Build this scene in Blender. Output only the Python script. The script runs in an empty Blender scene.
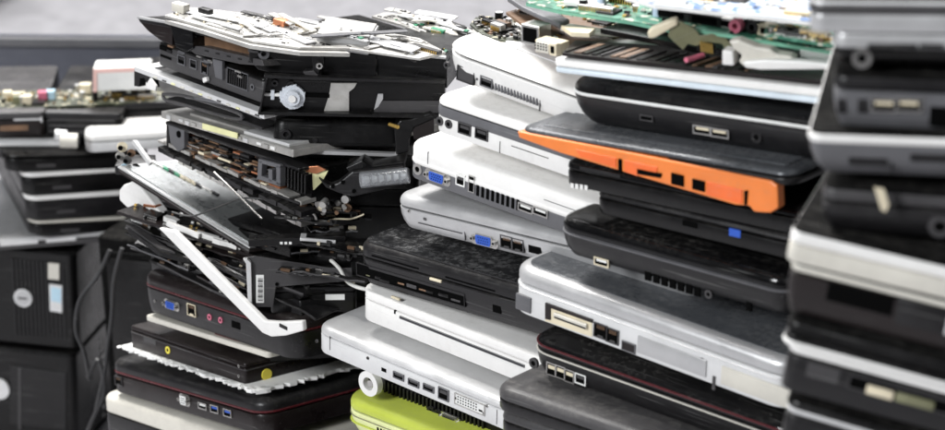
import bpy, math, random
from mathutils import Vector, Matrix, noise as mnoise
random.seed(7)
S = bpy.context.scene
COL = S.collection
# ------------------------------------------------------------------ camera
FP = 945*85/36.0
PITCH = math.radians(20)
TGT = Vector((0,0,.26)); DIST = 1.77
FWD = Vector((0, math.cos(PITCH), -math.sin(PITCH)))
RGT = Vector((1,0,0)); UPV = Vector((0, math.sin(PITCH), math.cos(PITCH)))
CAM = TGT - FWD*DIST
cd = bpy.data.cameras.new('camera'); cam = bpy.data.objects.new('camera', cd); COL.objects.link(cam)
cam.matrix_world = Matrix(((RGT.x,UPV.x,-FWD.x,CAM.x),(RGT.y,UPV.y,-FWD.y,CAM.y),(RGT.z,UPV.z,-FWD.z,CAM.z),(0,0,0,1)))
cd.lens = 85; cd.sensor_width = 36; cd.clip_end = 200; cd.clip_start = .05
cd.dof.use_dof = True; cd.dof.focus_distance = 1.735; cd.dof.aperture_fstop = 8.2
S.camera = cam
def ray(u,v): return (FWD + RGT*((u-472.5)/FP) - UPV*((v-215)/FP))
def at_y(u,v,y):
    d = ray(u,v); return CAM + d*((y-CAM.y)/d.y)
def hit(u,v,p,n):
    d = ray(u,v); return CAM + d*((p-CAM).dot(n)/d.dot(n))

# ------------------------------------------------------------------ materials
def M(name, col, rough=.45, metal=0., dust=.15, var=.12, bump=.15, bscale=900, scratch=.3, spec=.5, trans=0, emis=None, alpha=1, dustcol=(.30,.285,.26),grime=.12):
    m = bpy.data.materials.new(name); m.use_nodes = True
    nt = m.node_tree; N = nt.nodes; Lk = nt.links; N.clear()
    out = N.new('ShaderNodeOutputMaterial'); b = N.new('ShaderNodeBsdfPrincipled'); Lk.new(b.outputs[0], out.inputs[0])
    tc = N.new('ShaderNodeTexCoord')
    n1 = N.new('ShaderNodeTexNoise'); n1.inputs['Scale'].default_value = 28; n1.inputs['Detail'].default_value = 8; n1.inputs['Roughness'].default_value=.65
    Lk.new(tc.outputs['Object'], n1.inputs['Vector'])
    r1 = N.new('ShaderNodeMapRange'); r1.inputs[1].default_value=.3; r1.inputs[2].default_value=.7; r1.inputs[3].default_value=1-var; r1.inputs[4].default_value=1+var
    Lk.new(n1.outputs[0], r1.inputs[0])
    mul = N.new('ShaderNodeVectorMath'); mul.operation='SCALE'; mul.inputs[0].default_value = col; Lk.new(r1.outputs[0], mul.inputs['Scale'])
    # dust settled on upward faces
    geo = N.new('ShaderNodeNewGeometry'); sx = N.new('ShaderNodeSeparateXYZ'); Lk.new(geo.outputs['Normal'], sx.inputs[0])
    up = N.new('ShaderNodeMapRange'); up.inputs[1].default_value=.2; up.inputs[2].default_value=.95; up.inputs[3].default_value=grime; up.inputs[4].default_value=1; Lk.new(sx.outputs[2], up.inputs[0])
    n2 = N.new('ShaderNodeTexNoise'); n2.inputs['Scale'].default_value=190; n2.inputs['Detail'].default_value=10; n2.inputs['Roughness'].default_value=.75; Lk.new(tc.outputs['Object'], n2.inputs['Vector'])
    r2 = N.new('ShaderNodeMapRange'); r2.inputs[1].default_value=.47; r2.inputs[2].default_value=.68; r2.inputs[3].default_value=dust*.25; r2.inputs[4].default_value=min(1,dust*2.2); Lk.new(n2.outputs[0], r2.inputs[0])
    md = N.new('ShaderNodeMath'); md.operation='MULTIPLY'; mw=N.new('ShaderNodeMapping'); mw.inputs['Scale'].default_value=(9,30,30); mw.inputs['Rotation'].default_value=(0,0,.6); Lk.new(tc.outputs['Object'],mw.inputs[0])
    nw=N.new('ShaderNodeTexNoise'); nw.inputs['Scale'].default_value=1.6; nw.inputs['Detail'].default_value=5; nw.inputs['Distortion'].default_value=.8; Lk.new(mw.outputs[0],nw.inputs['Vector'])
    rw=N.new('ShaderNodeMapRange'); rw.inputs[1].default_value=.38; rw.inputs[2].default_value=.62; rw.inputs[3].default_value=.25; rw.inputs[4].default_value=1.3; Lk.new(nw.outputs[0],rw.inputs[0])
    mq=N.new('ShaderNodeMath'); mq.operation='MULTIPLY'; Lk.new(r2.outputs[0],mq.inputs[0]); Lk.new(rw.outputs[0],mq.inputs[1])
    Lk.new(up.outputs[0], md.inputs[0]); Lk.new(mq.outputs[0], md.inputs[1])
    mx = N.new('ShaderNodeMix'); mx.data_type='RGBA'; Lk.new(md.outputs[0], mx.inputs[0]); Lk.new(mul.outputs[0], mx.inputs[6]); mx.inputs[7].default_value=(*dustcol,1)
    # scratches
    mp = N.new('ShaderNodeMapping'); mp.inputs['Scale'].default_value=(12,500,500); mp.inputs['Rotation'].default_value=(0,0,.35); Lk.new(tc.outputs['Object'], mp.inputs[0])
    n3 = N.new('ShaderNodeTexNoise'); n3.inputs['Scale'].default_value=1.4; n3.inputs['Detail'].default_value=3; Lk.new(mp.outputs[0], n3.inputs['Vector'])
    r3 = N.new('ShaderNodeMapRange'); r3.inputs[1].default_value=.64; r3.inputs[2].default_value=.74; r3.inputs[3].default_value=0; r3.inputs[4].default_value=scratch*.5; Lk.new(n3.outputs[0], r3.inputs[0])
    mx2 = N.new('ShaderNodeMix'); mx2.data_type='RGBA'; Lk.new(r3.outputs[0], mx2.inputs[0]); Lk.new(mx.outputs[2], mx2.inputs[6])
    sc = .45 if sum(col)<1.2 else .3
    mx2.inputs[7].default_value=(sc,sc,sc*.97,1)
    Lk.new(mx2.outputs[2], b.inputs['Base Color'])
    # roughness
    rr = N.new('ShaderNodeMapRange'); rr.inputs[1].default_value=.25; rr.inputs[2].default_value=.75; rr.inputs[3].default_value=max(.04,rough-.12); rr.inputs[4].default_value=min(1,rough+.15); Lk.new(n1.outputs[0], rr.inputs[0])
    ra = N.new('ShaderNodeMath'); ra.operation='ADD'; ra.use_clamp=True; Lk.new(rr.outputs[0], ra.inputs[0])
    rm = N.new('ShaderNodeMath'); rm.operation='MULTIPLY'; rm.inputs[1].default_value=.5; Lk.new(md.outputs[0], rm.inputs[0]); Lk.new(rm.outputs[0], ra.inputs[1]); Lk.new(ra.outputs[0], b.inputs['Roughness'])
    b.inputs['Metallic'].default_value=metal; b.inputs['Specular IOR Level'].default_value=spec
    if trans: b.inputs['Transmission Weight'].default_value=trans
    if alpha<1: b.inputs['Alpha'].default_value=alpha
    if bump:
        n4 = N.new('ShaderNodeTexNoise'); n4.inputs['Scale'].default_value=bscale; n4.inputs['Detail'].default_value=2; Lk.new(tc.outputs['Object'], n4.inputs['Vector'])
        bp = N.new('ShaderNodeBump'); bp.inputs['Strength'].default_value=bump; bp.inputs['Distance'].default_value=.0006
        ad = N.new('ShaderNodeMath'); ad.operation='ADD'; Lk.new(n4.outputs[0], ad.inputs[0]); Lk.new(n2.outputs[0], ad.inputs[1])
        Lk.new(ad.outputs[0], bp.inputs['Height']); Lk.new(bp.outputs[0], b.inputs['Normal'])
    return m
BLACK = M('black_plastic',(.0035,.0033,.0036),.30,dust=.05,spec=.32,var=.3)
BLACKG = M('glossy_black',(.003,.003,.0035),.12,dust=.06,bump=.04,spec=.4)
DARK = M('dark_grey_plastic',(.0095,.009,.010),.34,dust=.09,spec=.36,var=.2)
DARKB = M('dark_brown_plastic',(.011,.0075,.0075),.32,dust=.06,spec=.35,var=.2)
GREY = M('grey_plastic',(.05,.048,.05),.4,dust=.12,spec=.4,var=.15)
MGREY = M('mid_grey_paint',(.11,.11,.118),.38,dust=.10,var=.15)
WHITE = M('white_plastic',(.80,.79,.77),.34,dust=.10,var=.04,bump=.05,scratch=.25,dustcol=(.36,.33,.29),grime=.6)
CREAM = M('cream_plastic',(.62,.595,.53),.4,dust=.16,var=.09,grime=.5)
SILVER = M('silver_paint',(.50,.50,.505),.33,metal=.4,dust=.12,var=.07,bump=.06,scratch=.3,grime=.5)
SILVERW = M('pale_silver_paint',(.70,.70,.70),.34,metal=.2,dust=.10,var=.06,bump=.06,scratch=.3,grime=.5)
ALU = M('aluminium',(.74,.74,.74),.36,metal=.5,dust=.05,var=.05,scratch=.3,grime=.5)
STEEL = M('steel',(.55,.54,.52),.3,metal=1,dust=.1,var=.2)
TIN = M('tinned_sheet',(.46,.45,.43),.38,metal=.45,dust=.3,var=.25,bump=.3,bscale=200,dustcol=(.3,.28,.25),grime=.6)
HOLE = M('hole_black',(.002,.002,.002),.9,dust=0,spec=.05,bump=0,scratch=0)  # flat black plates standing in for the shade inside ports, slots and holes
BLUE = M('port_blue',(.02,.09,.48),.4,dust=.02,bump=0,scratch=0)
GOLD = M('gold_contacts',(.75,.5,.14),.3,metal=.9,dust=.03,bump=0)
ORANGE = M('orange_plastic',(.80,.21,.04),.36,dust=.10,var=.08,bump=.03,scratch=.3,dustcol=(.4,.25,.16),grime=.7)
ORANGED = M('orange_red_plastic',(.82,.15,.03),.38,dust=.08,var=.08,bump=.03,grime=.7)
LIME = M('lime_plastic',(.46,.53,.07),.35,dust=.05,var=.08)
LIMEL = M('pale_lime_plastic',(.76,.80,.40),.35,dust=.05,var=.08)
BURG = M('burgundy_trim',(.09,.012,.016),.22,dust=.04)
GREEN = M('green_circuit_board',(.03,.26,.13),.4,dust=.15,var=.35)
GREENL = M('pale_green_board_edge',(.18,.44,.31),.5,dust=.1)
BOARDB = M('blue_white_board',(.45,.55,.68),.4,dust=.3,var=.3)
BROWN = M('brown_board',(.16,.09,.05),.5,dust=.2,var=.4)
COPPER = M('copper',(.6,.24,.12),.35,metal=.7,dust=.1)
YELL = M('yellow_sticker',(.82,.70,.08),.5,dust=.03)
YELLP = M('pale_yellow_label',(.78,.76,.42),.5,dust=.05)
PAPER = M('white_label',(.80,.80,.78),.6,dust=.05)
PINK = M('pink_plastic',(.62,.16,.24),.4,dust=.02)
CYAN = M('pale_blue_sheet',(.48,.68,.80),.35,dust=.08)
BEIGE = M('beige_connector',(.72,.64,.47),.45,dust=.08)
FOAM = M('white_foam',(.82,.82,.80),.85,dust=.04,bump=.6,bscale=220,var=.06)
OLIVE = M('olive_tape',(.16,.16,.09),.4,dust=.15,var=.3)
SLATE = M('slate_plastic',(.10,.105,.13),.5,dust=.05)
GLASS = M('clear_plastic',(.9,.92,.95),.12,dust=.0,trans=.85,bump=.1,scratch=0)
TRANSL = M('translucent_blue_plastic',(.78,.82,.88),.25,dust=.05,trans=.25)
LCD = M('lcd_panel_film',(.30,.31,.31),.25,metal=.5,dust=.4,var=.3,dustcol=(.42,.43,.42))
RUBBER = M('black_cable',(.01,.01,.01),.5,dust=.1)
WIREW = M('white_cable',(.8,.79,.75),.45,dust=.02)
DUSTY = M('dusty_glossy_black',(.007,.007,.008),.15,dust=.24,bump=.1,dustcol=(.22,.22,.22),spec=.5)
DUSTG = M('dusty_grey_top',(.075,.08,.088),.25,dust=.16,metal=.3,dustcol=(.26,.26,.26))
PALEB = M('pale_blue_white',(.66,.74,.80),.4,dust=.1)
MATTE = M('matte_black_shade',(.004,.004,.004),.85,dust=.04,spec=.06,bump=.1)  # shade put into the colour of far right lid tops and the gap filler
def board_mat(name, c1, c2, c3, sc=260):
    m = M(name, c1, .4, dust=.12)
    nt=m.node_tree; N=nt.nodes; Lk=nt.links
    tc=[n for n in N if n.type=='TEX_COORD'][0]; b=[n for n in N if n.type=='BSDF_PRINCIPLED'][0]
    src=b.inputs['Base Color'].links[0].from_socket
    v=N.new('ShaderNodeTexVoronoi'); v.distance='CHEBYCHEV'; v.inputs['Scale'].default_value=sc; Lk.new(tc.outputs['Object'],v.inputs['Vector'])
    s=N.new('ShaderNodeSeparateColor'); Lk.new(v.outputs['Color'],s.inputs[0])
    r=N.new('ShaderNodeValToRGB'); r.color_ramp.interpolation='CONSTANT'
    e=r.color_ramp.elements; e[0].position=0; e[0].color=(0,0,0,1); e[1].position=.62; e[1].color=(.5,.5,.5,1); e2=e.new(.84); e2.color=(1,1,1,1)
    Lk.new(s.outputs[0],r.inputs[0])
    gt=N.new('ShaderNodeMath'); gt.operation='GREATER_THAN'; gt.inputs[1].default_value=.3; Lk.new(r.outputs[0],gt.inputs[0])
    gt2=N.new('ShaderNodeMath'); gt2.operation='GREATER_THAN'; gt2.inputs[1].default_value=.8; Lk.new(r.outputs[0],gt2.inputs[0])
    a=N.new('ShaderNodeMix'); a.data_type='RGBA'; Lk.new(gt.outputs[0],a.inputs[0]); Lk.new(src,a.inputs[6]); a.inputs[7].default_value=(*c2,1)
    a2=N.new('ShaderNodeMix'); a2.data_type='RGBA'; Lk.new(gt2.outputs[0],a2.inputs[0]); Lk.new(a.outputs[2],a2.inputs[6]); a2.inputs[7].default_value=(*c3,1)
    Lk.new(a2.outputs[2],b.inputs['Base Color'])
    return m
PCBG = board_mat('green_board_face',(.03,.16,.10),(.09,.28,.19),(.5,.52,.42))
PCBD = board_mat('dark_board_face',(.03,.035,.02),(.12,.13,.09),(.45,.42,.3))
PCBW = board_mat('white_blue_board_face',(.62,.68,.74),(.12,.22,.45),(.85,.87,.88),180)

# ------------------------------------------------------------------ mesh builder
class MB:
    def __init__(s): s.v=[]; s.f=[]; s.m=[]; s.mats=[]
    def mi(s,m):
        if m not in s.mats: s.mats.append(m)
        return s.mats.index(m)
    def add(s,vs,fs,m):
        o=len(s.v); s.v+= [tuple(v) for v in vs]; k=s.mi(m)
        for f in fs: s.f.append([i+o for i in f]); s.m.append(k)
    def box(s,x0,x1,y0,y1,z0,z1,m,b=0.):
        if b>0:
            s.slab(x0,y0,z0,x1-x0,y1-y0,z1-z0,m,[(0,b),(b*.3,b*.3),(b,0),(z1-z0-b,0),(z1-z0-b*.3,b*.3),(z1-z0,b)],r=b*1.2,seg=2); return
        vs=[(x,y,z) for z in (z0,z1) for y in (y0,y1) for x in (x0,x1)]
        s.add(vs,[(0,2,3,1),(4,5,7,6),(0,1,5,4),(2,6,7,3),(0,4,6,2),(1,3,7,5)],m)
    def slab(s,x0,y0,z0,L,D,H,m,prof,r=.01,seg=5):
        """rounded rectangle in plan, lofted through (z, inset) rings"""
        if not isinstance(r,(tuple,list)): r=(r,)*4
        vs=[];n=0
        for (z,ins) in prof:
            ring=[]
            for k,(cx,cy,a0) in enumerate(((0,0,180),(L,0,270),(L,D,0),(0,D,90))):
                re=max(r[k]-ins,.0004); ox=ins+re; oy=ins+re
                px = ox if cx==0 else L-ox; py = oy if cy==0 else D-oy
                for j in range(seg+1):
                    a=math.radians(a0+90*j/seg); ring.append((x0+px+re*math.cos(a), y0+py+re*math.sin(a), z0+z))
            n=len(ring); vs+=ring
        fs=[tuple(reversed(range(n)))]
        K=len(prof)
        for i in range(K-1):
            for j in range(n): fs.append((i*n+j, i*n+(j+1)%n, (i+1)*n+(j+1)%n,(i+1)*n+j))
        fs.append(tuple(range((K-1)*n,K*n)))
        s.add(vs,fs,m)
    def cyl(s,c,ax,r,l,m,seg=16,r2=None,rin=0):
        """cylinder from c along ax (unit) length l"""
        ax=Vector(ax).normalized(); a=ax.orthogonal().normalized(); b=ax.cross(a); c=Vector(c); r2=r if r2 is None else r2
        ang=[2*math.pi*i/seg for i in range(seg)]
        P=lambda R,t:[c+ax*t+(a*math.cos(q)+b*math.sin(q))*R for q in ang]
        if rin<=0:
            vs=P(r,0)+P(r2,l); fs=[tuple(reversed(range(seg))),tuple(range(seg,2*seg))]+[(i,(i+1)%seg,seg+(i+1)%seg,seg+i) for i in range(seg)]
        else:
            vs=P(r,0)+P(r2,l)+P(rin,l)+P(rin,0); fs=[]
            for k in range(4):
                for i in range(seg): fs.append((k*seg+i,k*seg+(i+1)%seg,((k+1)%4)*seg+(i+1)%seg,((k+1)%4)*seg+i))
        s.add(vs,fs,m)
    def prism(s,poly,e0,e1,m,axis='z'):
        """poly 2D; axis z -> (x,y) extruded z ; axis y -> (x,z) extruded along y"""
        ar=sum(poly[i][0]*poly[(i+1)%len(poly)][1]-poly[(i+1)%len(poly)][0]*poly[i][1] for i in range(len(poly)))
        if ar<0: poly=poly[::-1]
        n=len(poly)
        if axis=='z': vs=[(a,b,e0) for a,b in poly]+[(a,b,e1) for a,b in poly]; fl=False
        else: vs=[(a,e0,b) for a,b in poly]+[(a,e1,b) for a,b in poly]; fl=True
        fs=[tuple(reversed(range(n))),tuple(range(n,2*n))]+[(i,(i+1)%n,n+(i+1)%n,n+i) for i in range(n)]
        if fl: fs=[tuple(reversed(f)) for f in fs]
        s.add(vs,fs,m)
    def tube(s,pts,r,m,seg=8):
        pts=[Vector(p) for p in pts]; vs=[]; n=len(pts); prev=None
        for i,p in enumerate(pts):
            t=(pts[min(i+1,n-1)]-pts[max(i-1,0)]).normalized()
            a=(prev-t*prev.dot(t)).normalized() if prev is not None else t.orthogonal().normalized()
            prev=a; b=t.cross(a)
            vs+=[p+(a*math.cos(2*math.pi*k/seg)+b*math.sin(2*math.pi*k/seg))*r for k in range(seg)]
        fs=[tuple(reversed(range(seg))),tuple(range((n-1)*seg,n*seg))]
        for i in range(n-1):
            for k in range(seg): fs.append((i*seg+k,i*seg+(k+1)%seg,(i+1)*seg+(k+1)%seg,(i+1)*seg+k))
        s.add(vs,fs,m)
    def build(s,name,parent=None,label=None,smooth=True,bevel=0):
        me=bpy.data.meshes.new(name); me.from_pydata(s.v,[],s.f); 
        for m in s.mats: me.materials.append(m)
        me.polygons.foreach_set('material_index',s.m)
        me.update()
        if smooth:
            me.polygons.foreach_set('use_smooth',[True]*len(me.polygons)); me.set_sharp_from_angle(angle=math.radians(38))
        o=bpy.data.objects.new(name,me); COL.objects.link(o)
        if parent is not None: o.parent=parent
        if label: o['label']=label
        if bevel:
            bm=o.modifiers.new('bevel','BEVEL'); bm.width=bevel; bm.segments=2; bm.limit_method='ANGLE'
        return o
def smooth_pts(P,k=6):
    P=[Vector(p) for p in P]; out=[]
    for i in range(len(P)-1):
        p0=P[max(i-1,0)];p1=P[i];p2=P[i+1];p3=P[min(i+2,len(P)-1)]
        for j in range(k):
            t=j/k; out.append(.5*((2*p1)+(p2-p0)*t+(2*p0-5*p1+4*p2-p3)*t*t+(3*p1-p0-3*p2+p3)*t**3))
    out.append(P[-1]); return out
def tag(o,label,cat,group=None,kind=None):
    o['label']=label; o['category']=cat
    if group: o['group']=group
    if kind: o['kind']=kind
    return o
def cable(name,label,pts,r,m,group=None,cat='cable'):
    b=MB(); b.tube(smooth_pts(pts,8),r,m); o=b.build(name); tag(o,label,cat,group); return o

# ------------------------------------------------------------------ things standing in a stack
DIAG=[]
class Item:
    """a thing whose front face runs from top edge corner p0 to p1 in a vertical plane through anchor, turned by yaw"""
    def __init__(s,name,label,cat,p0,p1,h,anchor,yaw,D=.26,L=None,off=0,back=0,group=None,stack=''):
        a=math.radians(yaw); d=Vector((math.cos(a),math.sin(a),0)); nrm=Vector((-math.sin(a),math.cos(a),0))
        A=Vector((anchor[0],anchor[1],0))-nrm*off
        P0=hit(*p0,A,nrm); P1=hit(*p1,A,nrm)
        X=(P1-P0); Ln=X.length; X.normalize()
        Y=(Matrix.Rotation(math.radians(back),3,X)@nrm); Y=(Y-X*Y.dot(X)).normalized(); Z=X.cross(Y)
        dist=(P0-CAM).dot(FWD); s.H=h*dist/FP/math.cos(PITCH); s.L=L or Ln; s.D=D
        O=P0-Z*s.H
        s.O,s.X,s.Y,s.Z=O,X,Y,Z
        s.root=bpy.data.objects.new(name,None); COL.objects.link(s.root); s.root.empty_display_size=.02
        s.root.matrix_world=Matrix(((X.x,Y.x,Z.x,O.x),(X.y,Y.y,Z.y,O.y),(X.z,Y.z,Z.z,O.z),(0,0,0,1)))
        tag(s.root,label,cat,group); s.prof=None
        DIAG.append((stack,label[:38],O.z,P0.z,(O+X*s.L).z,(O+X*s.L+Z*s.H).z,s.L,s.H,O.x,O.y))
    def fx(s,u,v,y=0.):
        q=hit(u,v,s.O+s.Y*y,s.Y)-s.O; return q.dot(s.X),q.dot(s.Z)
    def tx(s,u,v,z=None):
        z=s.H if z is None else z
        q=hit(u,v,s.O+s.Z*z,s.Z)-s.O; return q.dot(s.X),q.dot(s.Y)
    def sy(s,z):
        if not s.prof: return 0.
        p=s.prof
        for (z0,i0),(z1,i1) in zip(p,p[1:]):
            if z0<=z<=z1 and z1>z0: return i0+(i1-i0)*(z-z0)/(z1-z0)
        return p[0][1] if z<p[0][0] else p[-1][1]
    # ---- ports: each a part of the thing; (u,v) is where it sits on the front face
    def port(s,kind,u,v,w=None,h=None,mat=None,mat2=None,n=8,name=None,sc=1.):
        x,z=s.fx(u,v); y=s.sy(z); x,z=s.fx(u,v,y); b=MB(); e=.0003
        def ring(x0,x1,z0,z1,t,p,m):
            b.box(x0,x1,y-p,y+.001,z1-t,z1,m); b.box(x0,x1,y-p,y+.001,z0,z0+t,m); b.box(x0,x0+t,y-p,y+.001,z0+t,z1-t,m); b.box(x1-t,x1,y-p,y+.001,z0+t,z1-t,m)
        if kind=='vga':
            W=(w or .031)*sc; Hh=(h or .0115)*sc; m=mat or BLUE
            b.slab(x-W/2,z-Hh/2,0,W,Hh,.001,STEEL,[(0,0),(.001,0)],r=.003) if False else None
            pl=[(x-W/2+.002,z-Hh/2),(x+W/2-.002,z-Hh/2),(x+W/2,z-Hh/2+.002),(x+W/2,z+Hh/2-.002),(x+W/2-.002,z+Hh/2),(x-W/2+.002,z+Hh/2),(x-W/2,z+Hh/2-.002),(x-W/2,z-Hh/2+.002)]
            b.prism(pl,y-.0005,y+.001,STEEL,'y')
            def dsh(k,t): 
                a=W*.28*k; c=Hh*.36*k; return [(x-a*.86,z-c),(x+a*.86,z-c),(x+a,z-c*.4),(x+a,z+c*.8),(x+a*.93,z+c),(x-a*.93,z+c),(x-a,z+c*.8),(x-a,z-c*.4)]
            b.prism(dsh(1.13,0),y-.0022,y-.0004,STEEL,'y'); b.prism(dsh(1.0,0),y-.0026,y-.0020,m,'y')
            for r_ in range(3):
                for c_ in range(5): b.cyl((x-W*.17+W*.085*c_+(.0006 if r_%2 else 0),y-.0027,z+Hh*.2-Hh*.2*r_),(0,1,0),.00055,.0004,HOLE,6)
            for sg in (-1,1): b.cyl((x+sg*W*.41,y-.0035,z),(0,1,0),.0024*sc,.004,STEEL,6); b.cyl((x+sg*W*.41,y-.0037,z),(0,1,0),.0012*sc,.001,HOLE,8)
            nm='vga_port'
        elif kind=='usb':
            W=w or .0135; Hh=h or .0062
            b.box(x-W/2,x+W/2,y-.0004,y+.001,z-Hh/2,z+Hh/2,HOLE); ring(x-W/2,x+W/2,z-Hh/2,z+Hh/2,.0009,.0011,mat or STEEL)
            o_=b.build(name or 'usb_port',s.root); b=MB(); b.box(x-W*.34,x+W*.34,y-.0007,y,z+Hh*.02,z+Hh*.28,mat2 or PAPER); b.build('tongue',o_); return o_
        elif kind=='eth':
            W=w or .0135; Hh=h or .0105
            b.box(x-W/2,x+W/2,y-.0004,y+.001,z-Hh/2,z+Hh/2,HOLE); ring(x-W/2,x+W/2,z-Hh/2,z+Hh/2,.0008,.0010,mat or GREY)
            for i in range(6): b.box(x-W*.28+i*W*.1,x-W*.28+i*W*.1+.0005,y-.0006,y,z+Hh*.12,z+Hh*.36,BROWN)
            b.box(x-W*.2,x+W*.2,y-.0008,y,z-Hh*.5,z-Hh*.3,mat or GREY); nm='network_port'
        elif kind=='jack':
            R=w or .0034; b.cyl((x,y-.0010,z),(0,1,0),R,.002,mat or GREY,18,rin=R*.5); b.cyl((x,y-.0006,z),(0,1,0),R*.5,.001,HOLE,12); nm='audio_jack'
        elif kind=='slot':
            b.box(x-w/2,x+w/2,y-.0004,y+.001,z-h/2,z+h/2,mat or HOLE); 
            if mat2: ring(x-w/2,x+w/2,z-h/2,z+h/2,.0007,.0009,mat2)
            nm='slot'
        elif kind=='vent':
            W=w; st=W/n
            for i in range(n): b.box(x-W/2+i*st,x-W/2+i*st+st*.55,y-.0004,y+.001,z-h/2,z+h/2,mat or HOLE)
            if mat2: ring(x-W/2-.001,x+W/2+.0005,z-h/2-.001,z+h/2+.001,.0006,.0008,mat2)
            nm='vent'
        elif kind=='dvi':
            W=w or .03; Hh=h or .0095; ring(x-W/2,x+W/2,z-Hh/2,z+Hh/2,.0008,.001,STEEL); b.box(x-W/2,x+W/2,y-.0004,y+.001,z-Hh/2,z+Hh/2,PAPER)
            for r_ in range(3):
                for c_ in range(8): b.box(x-W*.4+c_*W*.085,x-W*.4+c_*W*.085+.0012,y-.0006,y,z+Hh*.18-r_*Hh*.24,z+Hh*.18-r_*Hh*.24+.001,HOLE)
            b.box(x+W*.3,x+W*.42,y-.0006,y,z-Hh*.25,z-Hh*.1,HOLE)
            nm='dvi_port'
        elif kind=='screw':
            R=w or .0014; b.cyl((x,y-.0006,z),(0,1,0),R,.001,mat or STEEL,12); b.cyl((x,y-.0007,z),(0,1,0),R*.5,.001,HOLE,6); nm='screw'
        elif kind=='plug':   # a raised block
            b.box(x-w/2,x+w/2,y-.0012,y+.001,z-h/2,z+h/2,mat,b=.0004); nm='cover'
        return b.build(name or nm,s.root)

def laptop(name,label,p0,p1,h,anchor,yaw,base=BLACK,lid=None,lf=.35,r=.014,taper=.0,D=.26,L=None,off=0,back=0,top='round',group=None,stack='',trim=None,gap=.0012,feet=True,cat='laptop',lidin=0.,topm=None,topin=.006):
    it=Item(name,label,cat,p0,p1,h,anchor,yaw,D,L,off,back,group,stack)
    H=it.H; lid=lid or base; hb=H*(1-lf)-gap/2; e=.0009
    if taper>0: pr=[(0,taper),(.0012,taper*.82),(hb*.35,taper*.35),(hb*.65,taper*.1),(hb-e,0),(hb,e)]
    else: pr=[(0,e*1.6),(e*.5,e*.5),(e*1.6,0),(hb-e,0),(hb-e*.3,e*.3),(hb,e)]
    b=MB(); b.slab(0,0,0,it.L,it.D,hb,base,pr,r=r,seg=7); base_o=b.build('base',it.root)
    it.prof=pr+[(hb+gap,0)]
    # inner shadow core between base and lid
    b=MB(); b.slab(.003,.003,hb-.0005,it.L-.006,it.D-.006,gap+.001,HOLE,[(0,0),(gap+.001,0)],r=max(r-.003,.001),seg=5); b.build('seam',it.root)
    z0=hb+gap; hl=H-z0
    if top=='round': q=min(hl*.75,.006); pl=[(0,e+lidin),(e,lidin),(hl-q,lidin),(hl-q*.6,lidin+q*.12),(hl-q*.25,lidin+q*.45),(hl,lidin+q*1.1)]
    elif top=='dome': pl=[(0,e),(e,0),(hl*.35,.0015),(hl*.6,.006),(hl*.8,.016),(hl*.93,.032),(hl,.06)]
    else: pl=[(0,e+lidin),(e,lidin),(hl-.0016,lidin),(hl-.0005,lidin+.0005),(hl,lidin+.0016)]
    b=MB(); b.slab(0,0,z0,it.L,it.D,hl,lid,pl,r=r,seg=7); lid_o=b.build('lid',it.root)
    it.prof+= [(z0+a,c) for a,c in pl[1:]]
    if topm:
        b=MB(); b.slab(topin,topin,H-.0004,it.L-2*topin,it.D-2*topin,.0012,topm,[(0,0),(.0009,0),(.0012,.0006)],r=max(r-topin,.003),seg=5); b.build('top_panel',lid_o)
    if trim:   # (material, z fraction, height)
        for (m,zf,th) in trim:
            b=MB(); b.slab(-.0007,-.0007,H*zf,it.L+.0014,it.D+.0014,th,m,[(0,.0008),(th*.3,.0001),(th*.7,.0001),(th,.0008)],r=r+.0007,seg=7); b.build('trim',it.root)
    if feet:
        for fx_ in (.02,it.L-.02):
            b=MB(); b.cyl((fx_,.02+taper,-.0015),(0,0,1),.005,.002+ (0 if taper==0 else .001),RUBBER,12); b.build('rubber_foot',base_o)
    return it
class Flat(Item):
    """a sheet: polygon px corners projected on a tilted horizontal plane through the first corner at world depth y"""
    def __init__(s,name,label,cat,a,b,y,sx=0,sy=0,group=None,stack=''):
        A=at_y(*a,y); n=Vector((-sx,-sy,1)).normalized(); B=hit(*b,A,n); X=(B-A).normalized(); Y=n.cross(X)
        s.O,s.X,s.Y,s.Z=A,X,Y,n; s.H=0; s.prof=None; s.L=(B-A).length
        s.root=bpy.data.objects.new(name,None); COL.objects.link(s.root); s.root.empty_display_size=.02
        s.root.matrix_world=Matrix(((X.x,Y.x,n.x,A.x),(X.y,Y.y,n.y,A.y),(X.z,Y.z,n.z,A.z),(0,0,0,1)))
        tag(s.root,label,cat,group); DIAG.append((stack,label[:38],A.z,A.z,B.z,B.z,s.L,0,A.x,A.y))
    def poly(s,pts,z=0): return [s.tx(u,v,z) for u,v in pts]
    def sheet(s,pts,th,m,name='panel',z=0,bevel=0,label=None):
        b=MB(); b.prism(s.poly(pts),z-th,z,m); return b.build(name,s.root,bevel=bevel,smooth=False,label=label)
def inside(p,poly):
    c=False; n=len(poly)
    for i in range(n):
        (x1,y1),(x2,y2)=poly[i],poly[(i+1)%n]
        if (y1>p[1])!=(y2>p[1]) and p[0]<(x2-x1)*(p[1]-y1)/(y2-y1)+x1: c=not c
    return c
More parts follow.
